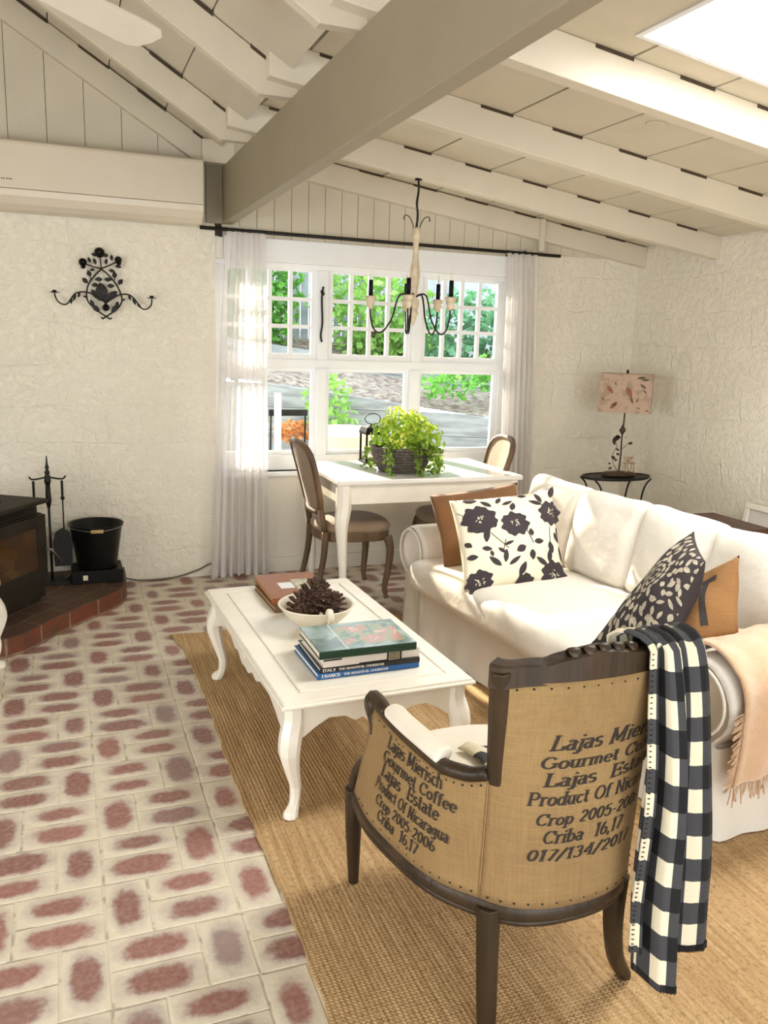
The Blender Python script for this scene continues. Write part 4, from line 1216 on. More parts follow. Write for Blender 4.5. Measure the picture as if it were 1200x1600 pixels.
tag(thr, 'black and cream checked wool throw hanging over the armchair back', 'throw')
# corner of the throw lying on the seat
mb = MB()
def corner(u, v):
    x = lerp(.985, 1.22, u)+.02*sin(v*5); y = lerp(1.90, 1.60, v)-.10*u+.02*sin(u*7); z = .492+.012*sin(u*11+v*3)**2+.006*sin(v*17)**2
    return (x, y, z)
mb.grid(corner, 20, 20, lambda u, v: (u*.24/CHK, v*.30/CHK)); o = mb.build('throw_corner', MATS.get('p', thr.data.materials[0]), thr, smooth=True, solid=.006)
# blanket stitch along the left edge and hem
mb = MB()
for k in range(60):
    v = .27+.73*k/60; p = throwp(0, v); q = throwp(.028, v); mb.tube([p+Vector((0, -.006, 0)), q+Vector((0, -.006, 0))], .0012, 4)
for k in range(34):
    u = .56+.43*k/34; p = throwp(u, 1.0); q = throwp(u, .985); mb.tube([p+Vector((0, -.006, 0)), q+Vector((0, -.006, .004))], .0013, 4)
for k in range(14):
    u = .30+.24*k/14; p = throwp(u, 1.0); q = throwp(u, .985); mb.tube([p+Vector((0, -.006, 0)), q+Vector((0, -.006, .004))], .0013, 4)
mb.build('blanket_stitch', mat('black_wool', '121212', .9), thr)

# ================================================================== PILLOWS
vel = Pillow([(1.735, 3.82, .825), (2.235, 3.80, .880), (2.27, 3.64, .49), (1.755, 3.64, .475)], .055, .04)
def pil(name, P, m, label): o = P.build(name, m); tag(o, label, 'pillow'); return o
pil('brown_cushion', vel, VELVET, 'brown velvet cushion leaning against the far sofa arm behind floral pillow')
flo = Pillow([(1.695, 3.50, .858), (2.262, 3.50, .895), (2.235, 3.27, .475), (1.680, 3.26, .475)], .075, .05)
CREAMP = mat('cream_cotton', 'e2d9bf', .85, .04, 8, .25, 240, bd=.002)
flp = pil('floral_pillow', flo, CREAMP, 'cream square pillow printed with big dark flowers and leaves')
DK = mat('dark_flower_print', '332a2e', .85, .1, 60)
mb = MB(); TF = lambda x, y: flo.P(x, y, 1)+flo.n*.0016
def flower(cx, cy, r, ph):
    blob(mb, TF, cx, cy, lambda a: r*(.80+.16*abs(sin(3.5*a+ph))+.06*sin(11*a+ph)), 44)
for cx, cy, r, ph in ((.20, .27, .155, 0), (.52, .36, .135, 1), (.92, .27, .13, 2), (.13, .93, .12, .5), (.87, .92, .135, 1.5), (.56, .99, .09, 0)):
    vs0 = len(mb.f)
    flower(cx, cy, r*1.12, ph)
mb2 = mb
for cx, cy, ang, L_, W_ in ((.34, .13, -2.4, .12, .03), (.39, .10, -.9, .11, .025), (.44, .12, -.3, .12, .022), (.52, .20, -1.2, .10, .032), (.62, .03, .1, .09, .025), (.84, .17, -2.7, .15, .028), (.84, .15, -1.9, .14, .030), (.95, .10, -1.2, .14, .04),
        (.10, .03, -.0, .14, .04), (.03, .5, .8, .08, .03), (.24, .38, 1.7, .15, .035), (.17, .58, .3, .10, .03), (.32, .60, .8, .10, .022), (.25, .62, 1.4, .07, .02), (.38, .58, -.3, .10, .02), (.03, .66, .1, .10, .035), (.33, .80, -2.3, .16, .032), (.37, .77, -1.4, .15, .028), (.40, .80, -.6, .15, .026), (.50, .92, -1.1, .16, .038),
        (.58, .62, 2.7, .10, .045), (.67, .58, .0, .11, .035), (.64, .66, 1.5, .11, .035), (.66, .52, -1.6, .09, .03), (.85, .58, 1.4, .13, .04), (.93, .48, 1.2, .12, .03), (.80, .83, -2.5, .15, .03), (.82, .80, -1.4, .15, .033), (.98, .62, 1.5, .18, .02), (.97, .42, 1.3, .1, .02)):
    x0, y0 = max(.02, min(.97, cx)), max(.02, min(.97, cy))
    leafshape(mb, TF, x0, y0, ang, L_, W_)
# stems
for a, b in (((.26, .42), (.42, .62)), ((.40, .52), (.36, .66)), ((.62, .45), (.66, .60)), ((.88, .42), (.86, .60)), ((.02, .16), (.12, .26))):
    for k in range(6):
        x0, y0 = lerp(a[0], b[0], k/6), lerp(a[1], b[1], k/6); x1, y1 = lerp(a[0], b[0], (k+1)/6), lerp(a[1], b[1], (k+1)/6)
        mb.add([TF(x0-.004, y0), TF(x0+.004, y0), TF(x1+.004, y1), TF(x1-.004, y1)], [(0, 1, 2, 3)])
def clampuv(o): return o
mb.build('flower_print', DK, flp)
mb = MB(); TF2 = lambda x, y: flo.P(x, y, 1)+flo.n*.0030
rp = random.Random(8)
for cx, cy in ((.20, .27), (.52, .36), (.92, .27), (.13, .93), (.87, .92)):
    for _ in range(11): leafshape(mb, TF2, cx+rp.uniform(-.035, .035), min(.97, cy+rp.uniform(-.035, .03)), rp.uniform(0, 6.28), .028, .0045, 3)
mb.build('flower_stamens', CREAMP, flp)

pai = Pillow([(2.255, 2.48, .915), (2.085, 2.22, .87), (1.885, 2.13, .575), (1.79, 2.44, .515)], .075, .05)
PDK = mat('dark_paisley_ground', '2b2224', .85, .1, 30)
PLT = mat('pale_paisley_print', 'aea48e', .85, 0, 60, col2='8f8674')
pp_ = pil('paisley_pillow', pai, PDK, 'dark pillow with pale leafy swirls propped upright on the sofa')
mb = MB(); TP = lambda x, y: pai.P(min(.985, max(.015, x)), min(.985, max(.015, y)), 1)+pai.n*.0016
rp = random.Random(21)
for ring_, n_, L_ in ((.055, 6, .05), (.11, 9, .075), (.175, 13, .085)):
    for i in range(n_):
        a = 2*pi*i/n_+ring_*9; leafshape(mb, TP, .45+ring_*cos(a), .42+ring_*sin(a), a+1.9, L_, L_*.30)
for gx in range(7):
    for gy in range(7):
        x, y = (gx+.5)/7+rp.uniform(-.04, .04), (gy+.5)/7+rp.uniform(-.04, .04)
        if math.hypot(x-.45, y-.42) < .24: continue
        ph = 2.2*sin(3*x)+2.6*y+rp.uniform(-.5, .5)
        for q in (0, 1, 2): leafshape(mb, TP, x+.02*cos(ph+2.1*q), y+.02*sin(ph+2.1*q), ph+2.1*q, rp.uniform(.07, .12), rp.uniform(.020, .036))
mb.build('leafy_print', PLT, pp_)

bur = Pillow([(2.22, 2.47, .70), (2.315, 2.30, .862), (2.185, 2.13, .62), (1.93, 2.20, .54)], .055, .06)
bo = pil('burlap_pillow', bur, BURLAP2, 'orange burlap pillow with a large dark letter, leaning by the near sofa arm')

# ================================================================== PEACH BLANKET on the near arm
def S2(x, y, z): # sofa local -> world
    c, s = cos(SANG), sin(SANG); return Vector((SA.x+c*x-s*y, SA.y+s*x+c*y, z))
mb = MB()
def blk(u, v):
    y = lerp(.04, .80, u)
    up = .0 if y < .2 else .07*((y-.2)/.68)**1.3
    t = v
    if t < .18: k = t/.18; x, z = lerp(1.93, 1.975, k), lerp(.56, .60, k)
    elif t < .5:
        k = (t-.18)/.32; a = rad(150-150*k); x, z = SL-.10+.158*cos(a), .485+.158*sin(a)+.004
    else:
        k = (t-.5)/.5; x, z = SL+.058+.012*sin(k*3), lerp(.489, .23+.06*u+.02*sin(u*14), k)
    z += up+.012+.004*sin(u*40)+.004*sin(u*17+v*9); x += .006*sin(u*33+v*4)*(v > .4)
    y += -.03*sin(v*3)+(.10*max(0, v-.5)*(1-u))*-.6
    return S2(x, y, z)
mb.grid(blk, 40, 60); bl = mb.build('peach_blanket', mat('peach_mohair', 'cfa984', .95, .08, 40, .8, 200, sheen=.8, bd=.004), smooth=True, solid=.01, offset=1)
tag(bl, 'fluffy peach blanket draped over the near sofa arm', 'blanket')
mb = MB(); rp = random.Random(3)
for k in range(110):
    u = k/109; p = blk(u, 1.0); q = p+Vector((rp.uniform(-.012, .012), rp.uniform(-.012, .012), -rp.uniform(.05, .08))); mb.tube([p, p.lerp(q, .5)+Vector((rp.uniform(-.006, .006), 0, 0)), q], .0022, 4)
for k in range(40):
    v = .5+.5*k/39; p = blk(0, v); q = p+Vector((-rp.uniform(.02, .04), rp.uniform(-.01, .01), -rp.uniform(.01, .03))); mb.tube([p, q], .002, 4)
fr2 = mb.build('fringe', MATS['peach_mohair'], bl); fr2['kind'] = 'stuff'
# big dark letter printed on the burlap pillow
mb = MB(); TJ = lambda x, y: bur.P(x, y, 1)+bur.n*.002
for q in (((.62, .28), (.62, .88), .05), ((.48, .30), (.78, .30), .035)):
    a, b, wd = q; n = 12
    for k in range(n):
        x0, y0 = lerp(a[0], b[0], k/n), lerp(a[1], b[1], k/n); x1, y1 = lerp(a[0], b[0], (k+1)/n), lerp(a[1], b[1], (k+1)/n)
        dx, dy = (wd, 0) if a[0] == b[0] else (0, wd)
        mb.add([TJ(x0-dx, y0-dy), TJ(x0+dx, y0+dy), TJ(x1+dx, y1+dy), TJ(x1-dx, y1-dy)], [(0, 1, 2, 3)])
mb.build('printed_letter', INK, bo)

# ================================================================== THINGS ON THE COFFEE TABLE
CZ = .4415
def book(name, label, x, y, z, w_, d_, t_, rz, cover, cat='book', group=None, spine=None, page='e9e1cf'):
    b = thing(name, label, cat, (x, y, z), rad(rz), group)
    c = MB(); ct_ = .003
    c.box(-w_/2, w_/2, -d_/2, d_/2, 0, ct_); c.box(-w_/2, w_/2, -d_/2, d_/2, t_-ct_, t_); c.box(-w_/2, w_/2, -d_/2, -d_/2+ct_, ct_, t_-ct_)
    c.build('cover', cover, b, bevel=.001)
    MB().box(-w_/2+.005, w_/2-.005, -d_/2+ct_, d_/2-.006, ct_, t_-ct_).build('pages', mat('paper_'+page, page, .9, .1, 90), b)
    return b
BG = 'cookbooks stacked on the coffee table'
b1 = book('hardback_book', 'blue spined book at the bottom of the cookbook stack', .968, 2.725, CZ, .385, .29, .022, 1.5, mat('blue_cover', '1f5f9e', .35), group=BG)
b2 = book('hardback_book', 'black spined thin book just above the blue one', .975, 2.722, CZ+.0225, .375, .29, .018, 0, mat('black_cover', '1a1514', .35), group=BG)
b3 = book('hardback_book', 'white spined book with little picture on the spine, third up in stack', .978, 2.714, CZ+.041, .365, .265, .035, 1.5, mat('white_cover', 'd9cfc6', .35), group=BG)
def cover_mat():
    m = bpy.data.materials.new('garden_picture_cover'); t = NT(m); co = t.n.new('ShaderNodeTexCoord').outputs['Object']
    s = t.n.new('ShaderNodeSeparateXYZ'); t.L(co, s.inputs[0]); X, Y = s.outputs[0], s.outputs[1]
    n = t.noise(co, 22, 5, .6); n2 = t.noise(co, 9, 3, .5, 1)
    pic = t.ramp(n, [(.30, srgb('1f3327')), (.43, srgb('3f5c46')), (.50, srgb('6f8038')), (.55, srgb('8f5f48')), (.60, srgb('a85238')), (.68, srgb('a9a98c'))])
    brd = t.ramp(n2, [(.4, srgb('2f4a3c')), (.55, srgb('5f7a6d')), (.7, srgb('93a29a'))])
    ax = t.math('ABSOLUTE', t.math('SUBTRACT', X, .045)); ay = t.math('ABSOLUTE', t.math('ADD', Y, .0))
    ins_ = t.math('MULTIPLY', t.math('LESS_THAN', ax, .112), t.math('LESS_THAN', ay, .095))
    c = t.mix(ins_, brd, pic)
    ln_ = t.math('LESS_THAN', t.math('ABSOLUTE', t.math('ADD', X, .075)), .0022)
    c = t.mix(ln_, c, srgb('b8b98e'))
    t.L(c, t.b.inputs['Base Color']); t.b.inputs['Roughness'].default_value = .18; return m
b4 = book('hardback_book', 'green book with flower garden picture on top of the cookbook stack', .962, 2.697, CZ+.0765, .362, .262, .028, 0, mat('dark_green_cover', '1f3a2a', .3), group=BG)
MB().box(-.180, .180, -.129, .129, .0281, .0287).build('picture', cover_mat(), b4)
WL = mat('white_lettering', 'e8e4dc', .6)
def spine_text(b, d_, txt, x, z, h, w_, m, off=.0008, bold=.13):
    mb = MB(); letters(mb, txt, lambda X, Z: Vector((X, -d_/2-off, Z)), x, z, h, w_, bold); mb.build('spine_lettering', m, b)
spine_text(b1, .29, 'FRANCE', -.178, .006, .011, .068, WL, bold=.16); spine_text(b1, .29, 'THE BEAUTIFUL COOKBOOK', -.098, .007, .008, .17, WL, bold=.16)
spine_text(b2, .29, 'ITALY', -.178, .004, .010, .048, WL, bold=.16); spine_text(b2, .29, 'THE BEAUTIFUL COOKBOOK', -.12, .005, .008, .17, WL, bold=.16)
mb = MB().box(.055, .062, -.1335, -.132, .001, .029); mb.box(.105, .112, -.1335, -.132, .001, .029); mb.box(-.182, -.115, -.1335, -.132, .024, .0295); mb.box(-.05, .055, -.1335, -.132, .0, .004)
mb.build('spine_bands', mat('black_cover', '1a1514'), b3, label='black bands on white spine')
MB().box(.064, .103, -.1338, -.132, .003, .027).build('spine_picture', mat('spine_pic', '6d8a66', .5, 0, 90, col2='8a4a3a'), b3)
# leather albums
LG = 'leather albums on the coffee table'
LEA = mat('tan_leather', '94572f', .5, .12, 20, .15, 120); LEB = mat('old_leather', '6f5236', .6, .2, 20, .2, 100)
a1 = book('album', 'worn brown album lying under the tan leather one', .932, 3.492, CZ, .262, .36, .022, 2, LEB, 'album', LG, page='a88a5c')
a2 = book('album', 'tan leather album with a white card and old picture on its cover', .945, 3.545, CZ+.0225, .275, .37, .026, 0, LEA, 'album', LG, page='b08a5a')
MB().box(-.065, .0, -.055, .035, .0262, .0268).build('card', mat('white_card', 'e9ecee', .6), a2, label='white card label')
MB().box(.005, .085, -.09, .075, .0262, .0268).build('cover_picture', mat('faded_picture', 'cfc9b4', .6, 0, 60, col2='96937c'), a2, label='faded old picture')
# bowl
bw = thing('ceramic_bowl', 'cream glazed bowl with small handles holding pine cones', 'bowl', (.925, 3.095, CZ))
GLZ = mat('cream_ceramic', 'e6ddc8', .25, .06, 12)
MB().lathe([(.0, 0), (.062, 0), (.066, .006), (.095, .030), (.128, .062), (.146, .088), (.152, .096), (.156, .100), (.153, .104), (.146, .101), (.138, .088), (.118, .058), (.085, .028), (.05, .014), (.0001, .012)], n=40).build('bowl', GLZ, bw, smooth=True)
for a in (-88, 92):
    ca, sa = cos(rad(a)), sin(rad(a)); mb = MB()
    mb.tube(spline([(.118*ca, .118*sa, .045), (.150*ca, .150*sa, .050), (.178*ca, .178*sa, .080), (.176*ca, .176*sa, .112), (.160*ca, .160*sa, .122), (.148*ca, .148*sa, .100)], 4), .0125, 8, flat=.6)
    mb.build('handle', GLZ, bw, smooth=True)
# pine cones
CONE = mat('pine_cone_scales', '3a261b', .7, 0, 60, .3, 80, col2='5b4030'); 
def cone(label, x, y, z, s, tilt, az):
    R_ = Matrix.Rotation(az, 4, 'Z') @ Matrix.Rotation(tilt, 4, 'X')
    M = Matrix.Translation((x, y, z)) @ R_
    o = thing('pine_cone', label, 'pine cone', (x, y, z), 0, 'pine cones in the bowl')
    core = MB(); core.lathe([(.0001, -.5*s), (.18*s, -.42*s), (.26*s, -.1*s), (.20*s, .25*s), (.0001, .55*s)], n=10, M=R_); core.build('core', CONE, o, smooth=True)
    mb = MB(); n = 60
    for i in range(n):
        t = (i+.5)/n; ph = i*2.39996; zz = lerp(-.45, .5, t)*s; r = s*.27*sin(pi*(.12+.80*t))**.7
        el = lerp(-.5, 1.15, t)
        d = Vector((cos(ph)*cos(el), sin(ph)*cos(el), sin(el))); sd = Vector((-sin(ph), cos(ph), 0)); up = d.cross(sd)*-1
        c = Vector((cos(ph)*r, sin(ph)*r, zz)); L_ = s*.30*sin(pi*(.2+.62*t)); W_ = s*.085
        P_ = [c-sd*W_*.5, c+sd*W_*.5, c+d*L_*.75+sd*W_, c+d*L_+up*.02*s, c+d*L_*.75-sd*W_]
        q = [R_ @ p for p in P_]+[R_ @ (p-up*.03*s) for p in P_]
        mb.add(q, [(0, 1, 2, 3, 4), (9, 8, 7, 6, 5)]+[(j, (j+1) % 5, 5+(j+1) % 5, 5+j) for j in range(5)])
    mb.build('scales', CONE, o)
cone('leftmost pine cone in the cream bowl, lying on its side', .862, 3.09, CZ+.098, .115, 1.0, 2.4)
cone('tallest pine cone standing in the middle of cream bowl', .925, 3.115, CZ+.122, .135, .35, .2)
cone('spiky pine cone apart at the right side of cream bowl', .998, 3.085, CZ+.085, .10, .15, 1)

# ================================================================== PLANT BASKET on the dining table
pb = thing('plant_basket', 'grey wicker basket with lime green hydrangea and trailing ivy on white table', 'potted plant', (1.985, 4.82, .7885))
WICK = mat('grey_wicker', '6b625a', .85, 0, 70, .8, 90, col2='4a423b', stretch=(1, 1, 3))
mb = MB()
for k in range(9):
    z = .012+.017*k; r = .135+.045*sin(k/8*pi*.55)
    pts = [((r+.006*(1 if (i+k) % 2 else -1))*cos(2*pi*i/40), (r+.006*(1 if (i+k) % 2 else -1))*sin(2*pi*i/40), z) for i in range(40)]
    mb.tube(pts, .0095, 6, closed=True)
mb.lathe([(.0, .004), (.13, .004), (.15, .06), (.17, .14), (.10, .13), (.0001, .13)], n=32)
mb.build('basket', WICK, pb, smooth=True)
LIME = leaf_mat('lime_leaf', 'b9d64a', '8fb234', .45); IVY = leaf_mat('ivy_leaf', '8aa83a', '5f8029', .35); HYD = leaf_mat('hydrangea_petal', 'e9f07c', 'd3e455', .45)
rp = random.Random(12)
def leafclump(mb, n, cen, rad_, size, shellr=.75):
    for _ in range(n):
        d = Vector((rp.gauss(0, 1), rp.gauss(0, 1), rp.gauss(0, 1))).normalized(); q = rp.uniform(shellr, 1)
        p = Vector(cen)+Vector((d.x*rad_[0]*q, d.y*rad_[1]*q, d.z*rad_[2]*q))
        nn = (d+Vector((rp.uniform(-.6, .6), rp.uniform(-.6, .6), rp.uniform(-.3, .8)))).normalized()
        a = nn.orthogonal().normalized(); b = nn.cross(a); t = rp.uniform(0, 6.28); u = a*cos(t)+b*sin(t); v = nn.cross(u)
        L_ = size*rp.uniform(.7, 1.25)
        mb.add([p, p+u*L_*.35+v*L_*.36+nn*.1*L_, p+u*L_*.8+v*L_*.25, p+u*L_*1.05-nn*.15*L_, p+u*L_*.8-v*L_*.25, p+u*L_*.35-v*L_*.36+nn*.1*L_], [(0, 1, 2, 3, 4, 5)])
mb = MB(); leafclump(mb, 360, (.01, 0, .25), (.215, .18, .13), .042, .5); leafclump(mb, 120, (.13, -.02, .20), (.15, .15, .12), .038)
mb.build('foliage', LIME, pb)
mb = MB()
for k in range(15):
    a = rp.uniform(0, 6.28) if k % 2 else rp.uniform(pi*1.0, 2*pi); r0 = .15
    for j in range(12):
        t = j/11; r = r0+.10*sin(t*2.2); z = .19-.19*t**1.3
        p = Vector((r*cos(a+.15*t), r*sin(a+.15*t), max(.012, z)))
        leafclump(mb, 2, p, (.015, .015, .010), .034)
mb.build('trailing_ivy', IVY, pb)
for c, r in (((-.085, -.15, .225), .055), ((-.06, -.02, .36), .06), ((.04, -.06, .34), .062), ((.0, -.10, .28), .045), ((-.11, -.03, .31), .045), ((.12, -.08, .27), .045)):
    mb = MB(); leafclump(mb, 90, c, (r, r, r*.85), .022, .85); mb.build('flower_head', HYD, pb)

# ================================================================== CURTAINS
rod = thing('curtain_rod', 'long thin black curtain rod above the window', 'curtain rod', (2.1, 5.36, 2.232))
MB().tube([(-1.275, 0, 0), (1.285, 0, -.006)], .0115, 10).build('rod', IRON, rod, smooth=True)
for x in (-1.14, 1.03):
    mb = MB(); mb.tube([(x, 0, -.003), (x, .05, -.01), (x, .062, -.01)], .008, 6); mb.box(x-.012, x+.012, .058, .064, -.04, .02); mb.build('bracket', IRON, rod)
SHEER = sheer_mat(); HEM = mat('white_voile_hem', 'e8e4e0', .9)
def curtain(label, xt0, xt1, xb0, xb1, seed, zb=.012, nf=7):
    rp = random.Random(seed); ph = [rp.uniform(0, 6.28) for _ in range(4)]
    c = thing('sheer_curtain', label, 'curtain', ((xt0+xt1)/2, 5.36, 0), 0, 'sheer window curtains'); ox = (xt0+xt1)/2
    def P(u, v):
        k = (1-v)**.8; z = lerp(2.235, zb, 1-v)
        x = lerp(lerp(xt0, xt1, u), lerp(xb0, xb1, u), k)
        am = lerp(.010, .034, min(1, k*2.5))
        y = am*sin(2*pi*nf*u+ph[0]+.6*sin(3*k+ph[1]))+.3*am*sin(2*pi*nf*2.3*u+ph[2])
        if v > .97: y *= .6
        return (x-ox+.010*sin(2*pi*nf*u+ph[3]), y-.0, z+.010*sin(5*u+ph[1])*(v < .05))
    mb = MB(); mb.grid(P, 130, 40); mb.build('panel', SHEER, c, smooth=True)
    mb = MB(); mb.grid(lambda u, v: Vector(P(u, v*.042))+Vector((0, -.002, 0)), 130, 2); mb.build('hem', SHEER, c, smooth=True)
    for k in range(5):
        u = .08+.21*k; x = lerp(xt0, xt1, u)-ox
        pts = [(x, .016*cos(a), 2.230+.018*sin(a)) for a in [rad(-150+i*24) for i in range(13)]]
        MB().tube(pts, [(.016, .0015)]*13, 8, up=(0, 0, 1)).build('tab_top', SHEER, c, smooth=True)
    return c
curtain('sheer white curtain panel hanging at the left side of the window', .985, 1.225, .862, 1.258, 1)
curtain('sheer white curtain panel hanging at the right side of the window', 2.945, 3.195, 3.03, 3.29, 2, nf=6)

# ================================================================== CHANDELIER
chd = thing('chandelier', 'small chandelier with turned cream column and five black candle arms', 'chandelier', (1.955, 4.645, 2.51))
TURN = mat('distressed_cream_wood', 'd9cbb2', .6, 0, 30, .2, 40, col2='c3b193')
k_ = .00072; zy = lambda y: -.272-(y-400)*k_
prof = [(0, 395), (30, 398), (38, 415), (34, 440), (40, 460), (30, 490), (28, 505), (24, 520), (22, 600), (26, 650), (36, 710), (41, 770), (38, 820), (28, 870), (24, 920), (26, 950), (42, 965), (44, 1000), (30, 1045), (40, 1062), (40, 1072), (28, 1090), (20, 1130), (6, 1165), (0, 1170)]
MB().lathe([(r*k_, zy(y)) for r, y in reversed(prof)], n=20).build('column', TURN, chd, smooth=True)
mb = MB(); mb.tube(spline([(0, 0, .0), (.004, 0, -.06), (-.003, 0, -.14), (.003, 0, -.20), (0, 0, -.272)], 4), .006, 6)
mb.tube(spline([(0.004, 0.003, -.08), (-.005, .0, -.14), (.005, 0, -.2), (-.004, 0, -.275)], 4), .006, 6)
mb.lathe([(.022, -.012), (.018, 0)], n=12); mb.build('cord', IRON, chd, smooth=True)
for s_ in (-1, 1):
    MB().tube(spline([(s_*.020, 0, zy(405)), (s_*.026, 0, zy(370)), (s_*.045, 0, zy(325)), (s_*.070, 0, zy(308)), (s_*.082, 0, zy(330)), (s_*.078, 0, zy(345))], 4), .0028, 6).build('hook', IRON, chd, smooth=True)
for a in (157, 240, 303, 32, 78):
    ca, sa = cos(rad(a)), sin(rad(a)); R_ = .255
    mb = MB(); path = [(.012, 940), (.05, 918), (.085, 930), (.105, 1000), (.125, 1110), (.17, 1210), (.205, 1232), (.235, 1195), (.252, 1110), (.255, 1040)]
    mb.tube(spline([(r*ca, r*sa, zy(y)) for r, y in path], 4), .0052, 6); ar = mb.build('arm', IRON, chd, smooth=True)
    c = (R_*ca, R_*sa, 0)
    MB().lathe([(.008, zy(1045)), (.020, zy(1030)), (.024, zy(1000)), (.022, zy(985)), (.030, zy(970)), (.034, zy(945)), (.024, zy(940)), (0, zy(940))], c=c, n=16).build('candle_cup', TURN, ar, smooth=True)
    MB().lathe([(.0135, zy(945)), (.0125, zy(815)), (0, zy(812))], c=c, n=12).build('candle_sleeve', BLACKM, ar, smooth=True)
    MB().lathe([(.004, zy(815)), (.007, zy(795)), (.005, zy(770)), (.0005, zy(735))], c=c, n=8).build('bulb', mat('frosted_bulb', 'efe6d6', .2), ar, smooth=True)

# ================================================================== WALL SCONCE
sc0 = thing('wall_sconce', 'black iron floral wall sconce with two candle arms on the white wall', 'wall sconce', (.262, 5.425, 1.862))
kk = .00067
def sp_(x, y, d=0): return Vector(((x-575)*kk, -.012-d, -(y-450)*kk))
ir = MB()
def curve(pts, r=.0045, d=0): ir.tube(spline([sp_(x, y, d) for x, y in pts], 4), r, 6)
curve([(555, 310), (500, 365), (445, 440), (422, 520), (430, 590), (480, 650), (540, 695), (590, 725), (615, 742), (625, 728)])
curve([(555, 310), (620, 365), (680, 440), (715, 520), (722, 580), (680, 650), (620, 695), (575, 725), (550, 742), (542, 725)])
curve([(590, 615), (540, 570), (480, 535), (420, 516), (350, 522), (305, 555), (255, 625), (205, 625), (170, 590), (155, 540)], .0042, .02)
curve([(570, 615), (620, 575), (670, 540), (725, 520), (790, 525), (840, 570), (895, 640), (945, 635), (975, 600), (982, 550)], .0042, .02)
curve([(555, 305), (550, 250), (545, 200)], .004); curve([(555, 305), (490, 295), (430, 275), (405, 265)], .004); curve([(555, 305), (620, 275), (670, 250), (700, 235)], .004)
curve([(440, 440), (415, 415)], .003); curve([(465, 400), (450, 360)], .003); curve([(695, 440), (712, 415)], .003); curve([(665, 400), (665, 360)], .003)
curve([(395, 550), (430, 565)], .005); curve([(750, 562), (715, 575)], .005)
ir.build('scrolled_frame', IRON, sc0, smooth=True)
lf = MB()
def iron_leaf(x, y, ang, L_, W_):
    n0 = len(lf.v); c, q = cos(ang), sin(ang); vs = []
    for s_ in (0, .004):
        for t, w_ in ((0, .05), (.25, .8), (.5, 1), (.78, .6), (1, .02)):
            for e in (-1, 1): vs.append(sp_(x+c*L_*t-q*w_*W_*e, y+q*L_*t+c*w_*W_*e, .004+s_+.006*sin(pi*t)))
    fs = []
    for b in (0, 10):
        for i in range(4): a = b+2*i; fs.append((a, a+1, a+3, a+2))
    for i in range(4): a = 2*i; fs += [(a, a+2, a+12, a+10), (a+1, a+11, a+13, a+3)]
    lf.add(vs, fs)
for x, y, ang, L_, W_ in ((540, 555, -1.57, 130, 42), (560, 560, -1.57, 125, 45), (560, 590, -2.3, 130, 30), (580, 590, -.85, 130, 30), (520, 570, -2.2, 100, 24), (620, 570, -.9, 100, 24),
        (580, 600, -1.57, 80, 40), (560, 400, 3.14, 66, 20), (575, 398, 0, 66, 20), (525, 450, 3.14, 60, 20), (600, 452, 0, 62, 20), (458, 380, -1.9, 56, 22), (665, 385, -1.6, 60, 22), (432, 438, -2.3, 60, 22), (695, 435, -.9, 60, 22),
        (500, 315, 2.9, 50, 14), (615, 312, .3, 60, 16), (460, 262, -1.8, 50, 14), (510, 275, -1.9, 60, 15), (592, 270, -1.4, 55, 14), (645, 235, -1.6, 55, 15), (670, 275, .2, 60, 14), (520, 200, 3.5, 50, 16), (575, 200, -.4, 45, 18),
        (530, 685, -2.4, 100, 24), (480, 640, -2.0, 70, 18), (625, 690, -.9, 110, 24), (670, 640, -1.3, 60, 18), (365, 520, 1.9, 50, 12), (330, 530, 1.9, 75, 15), (290, 570, 1.6, 55, 14), (780, 525, 1.2, 50, 12), (815, 545, 1.2, 70, 15), (850, 590, .9, 60, 12)):
    iron_leaf(x, y, ang, L_, W_)
lf.build('iron_leaves', IRON, sc0)
for x, y, r in ((543, 170, 46), (400, 260, 36), (402, 296, 22), (700, 222, 32), (705, 250, 22), (582, 642, 32)):
    mb = MB(); M = Matrix.Rotation(pi/2, 4, 'X')
    mb.lathe([(.0001, 0), (r*kk, .002), (r*kk*.95, .012), (r*kk*.6, .02), (r*kk*.55, .014), (r*kk*.25, .022), (.0001, .02)], c=sp_(x, y), n=10, M=M); mb.build('rose', IRON, sc0)
for x, y in ((155, 538), (980, 548)):
    mb = MB(); p = sp_(x, y, .02); mb.lathe([(.0001, 0), (.026, .004), (.028, .007), (.012, .006), (.0125, .018), (.010, .018), (.0001, .010)], c=p, n=14); mb.build('candle_pan', IRON, sc0, smooth=True)

# ================================================================== AIR CONDITIONER
acu = thing('air_conditioner', 'white wall mounted split air conditioner above the sconce', 'air conditioner', (.255, 5.43, 2.24))
ACM = mat('ac_plastic', 'd8cdb9', .35, .02)
def acprof(x0, x1, P): 
    mb = MB(); vs = [(x, y, z) for x in (x0, x1) for y, z in P]; n = len(P)
    mb.add(vs, [tuple(range(n-1, -1, -1)), tuple(range(n, 2*n))]+[(i, (i+1) % n, n+(i+1) % n, n+i) for i in range(n)]); return mb
acprof(-.60, .574, [(0, .36), (-.19, .36), (-.208, .35), (-.212, .335), (-.212, .105), (-.0, .105)]).build('housing', ACM, acu, bevel=.004)
acprof(-.60, .574, [(0, .104), (-.205, .104), (-.20, .07), (-.17, .03), (-.12, .005), (0, .0)]).build('lower_housing', ACM, acu, bevel=.003)
acprof(-.53, .520, [(-.205, .100), (-.2085, .100), (-.2045, .068), (-.175, .028), (-.172, .030), (-.198, .068)]).build('air_flap', ACM, acu)
mb = MB()
for k in range(5): mb.box(-.517+.011*k+(.004 if k > 1 else 0), -.510+.011*k+(.004 if k > 1 else 0), -.2135, -.2118, .148, .154)
mb.build('maker_mark', INK, acu)

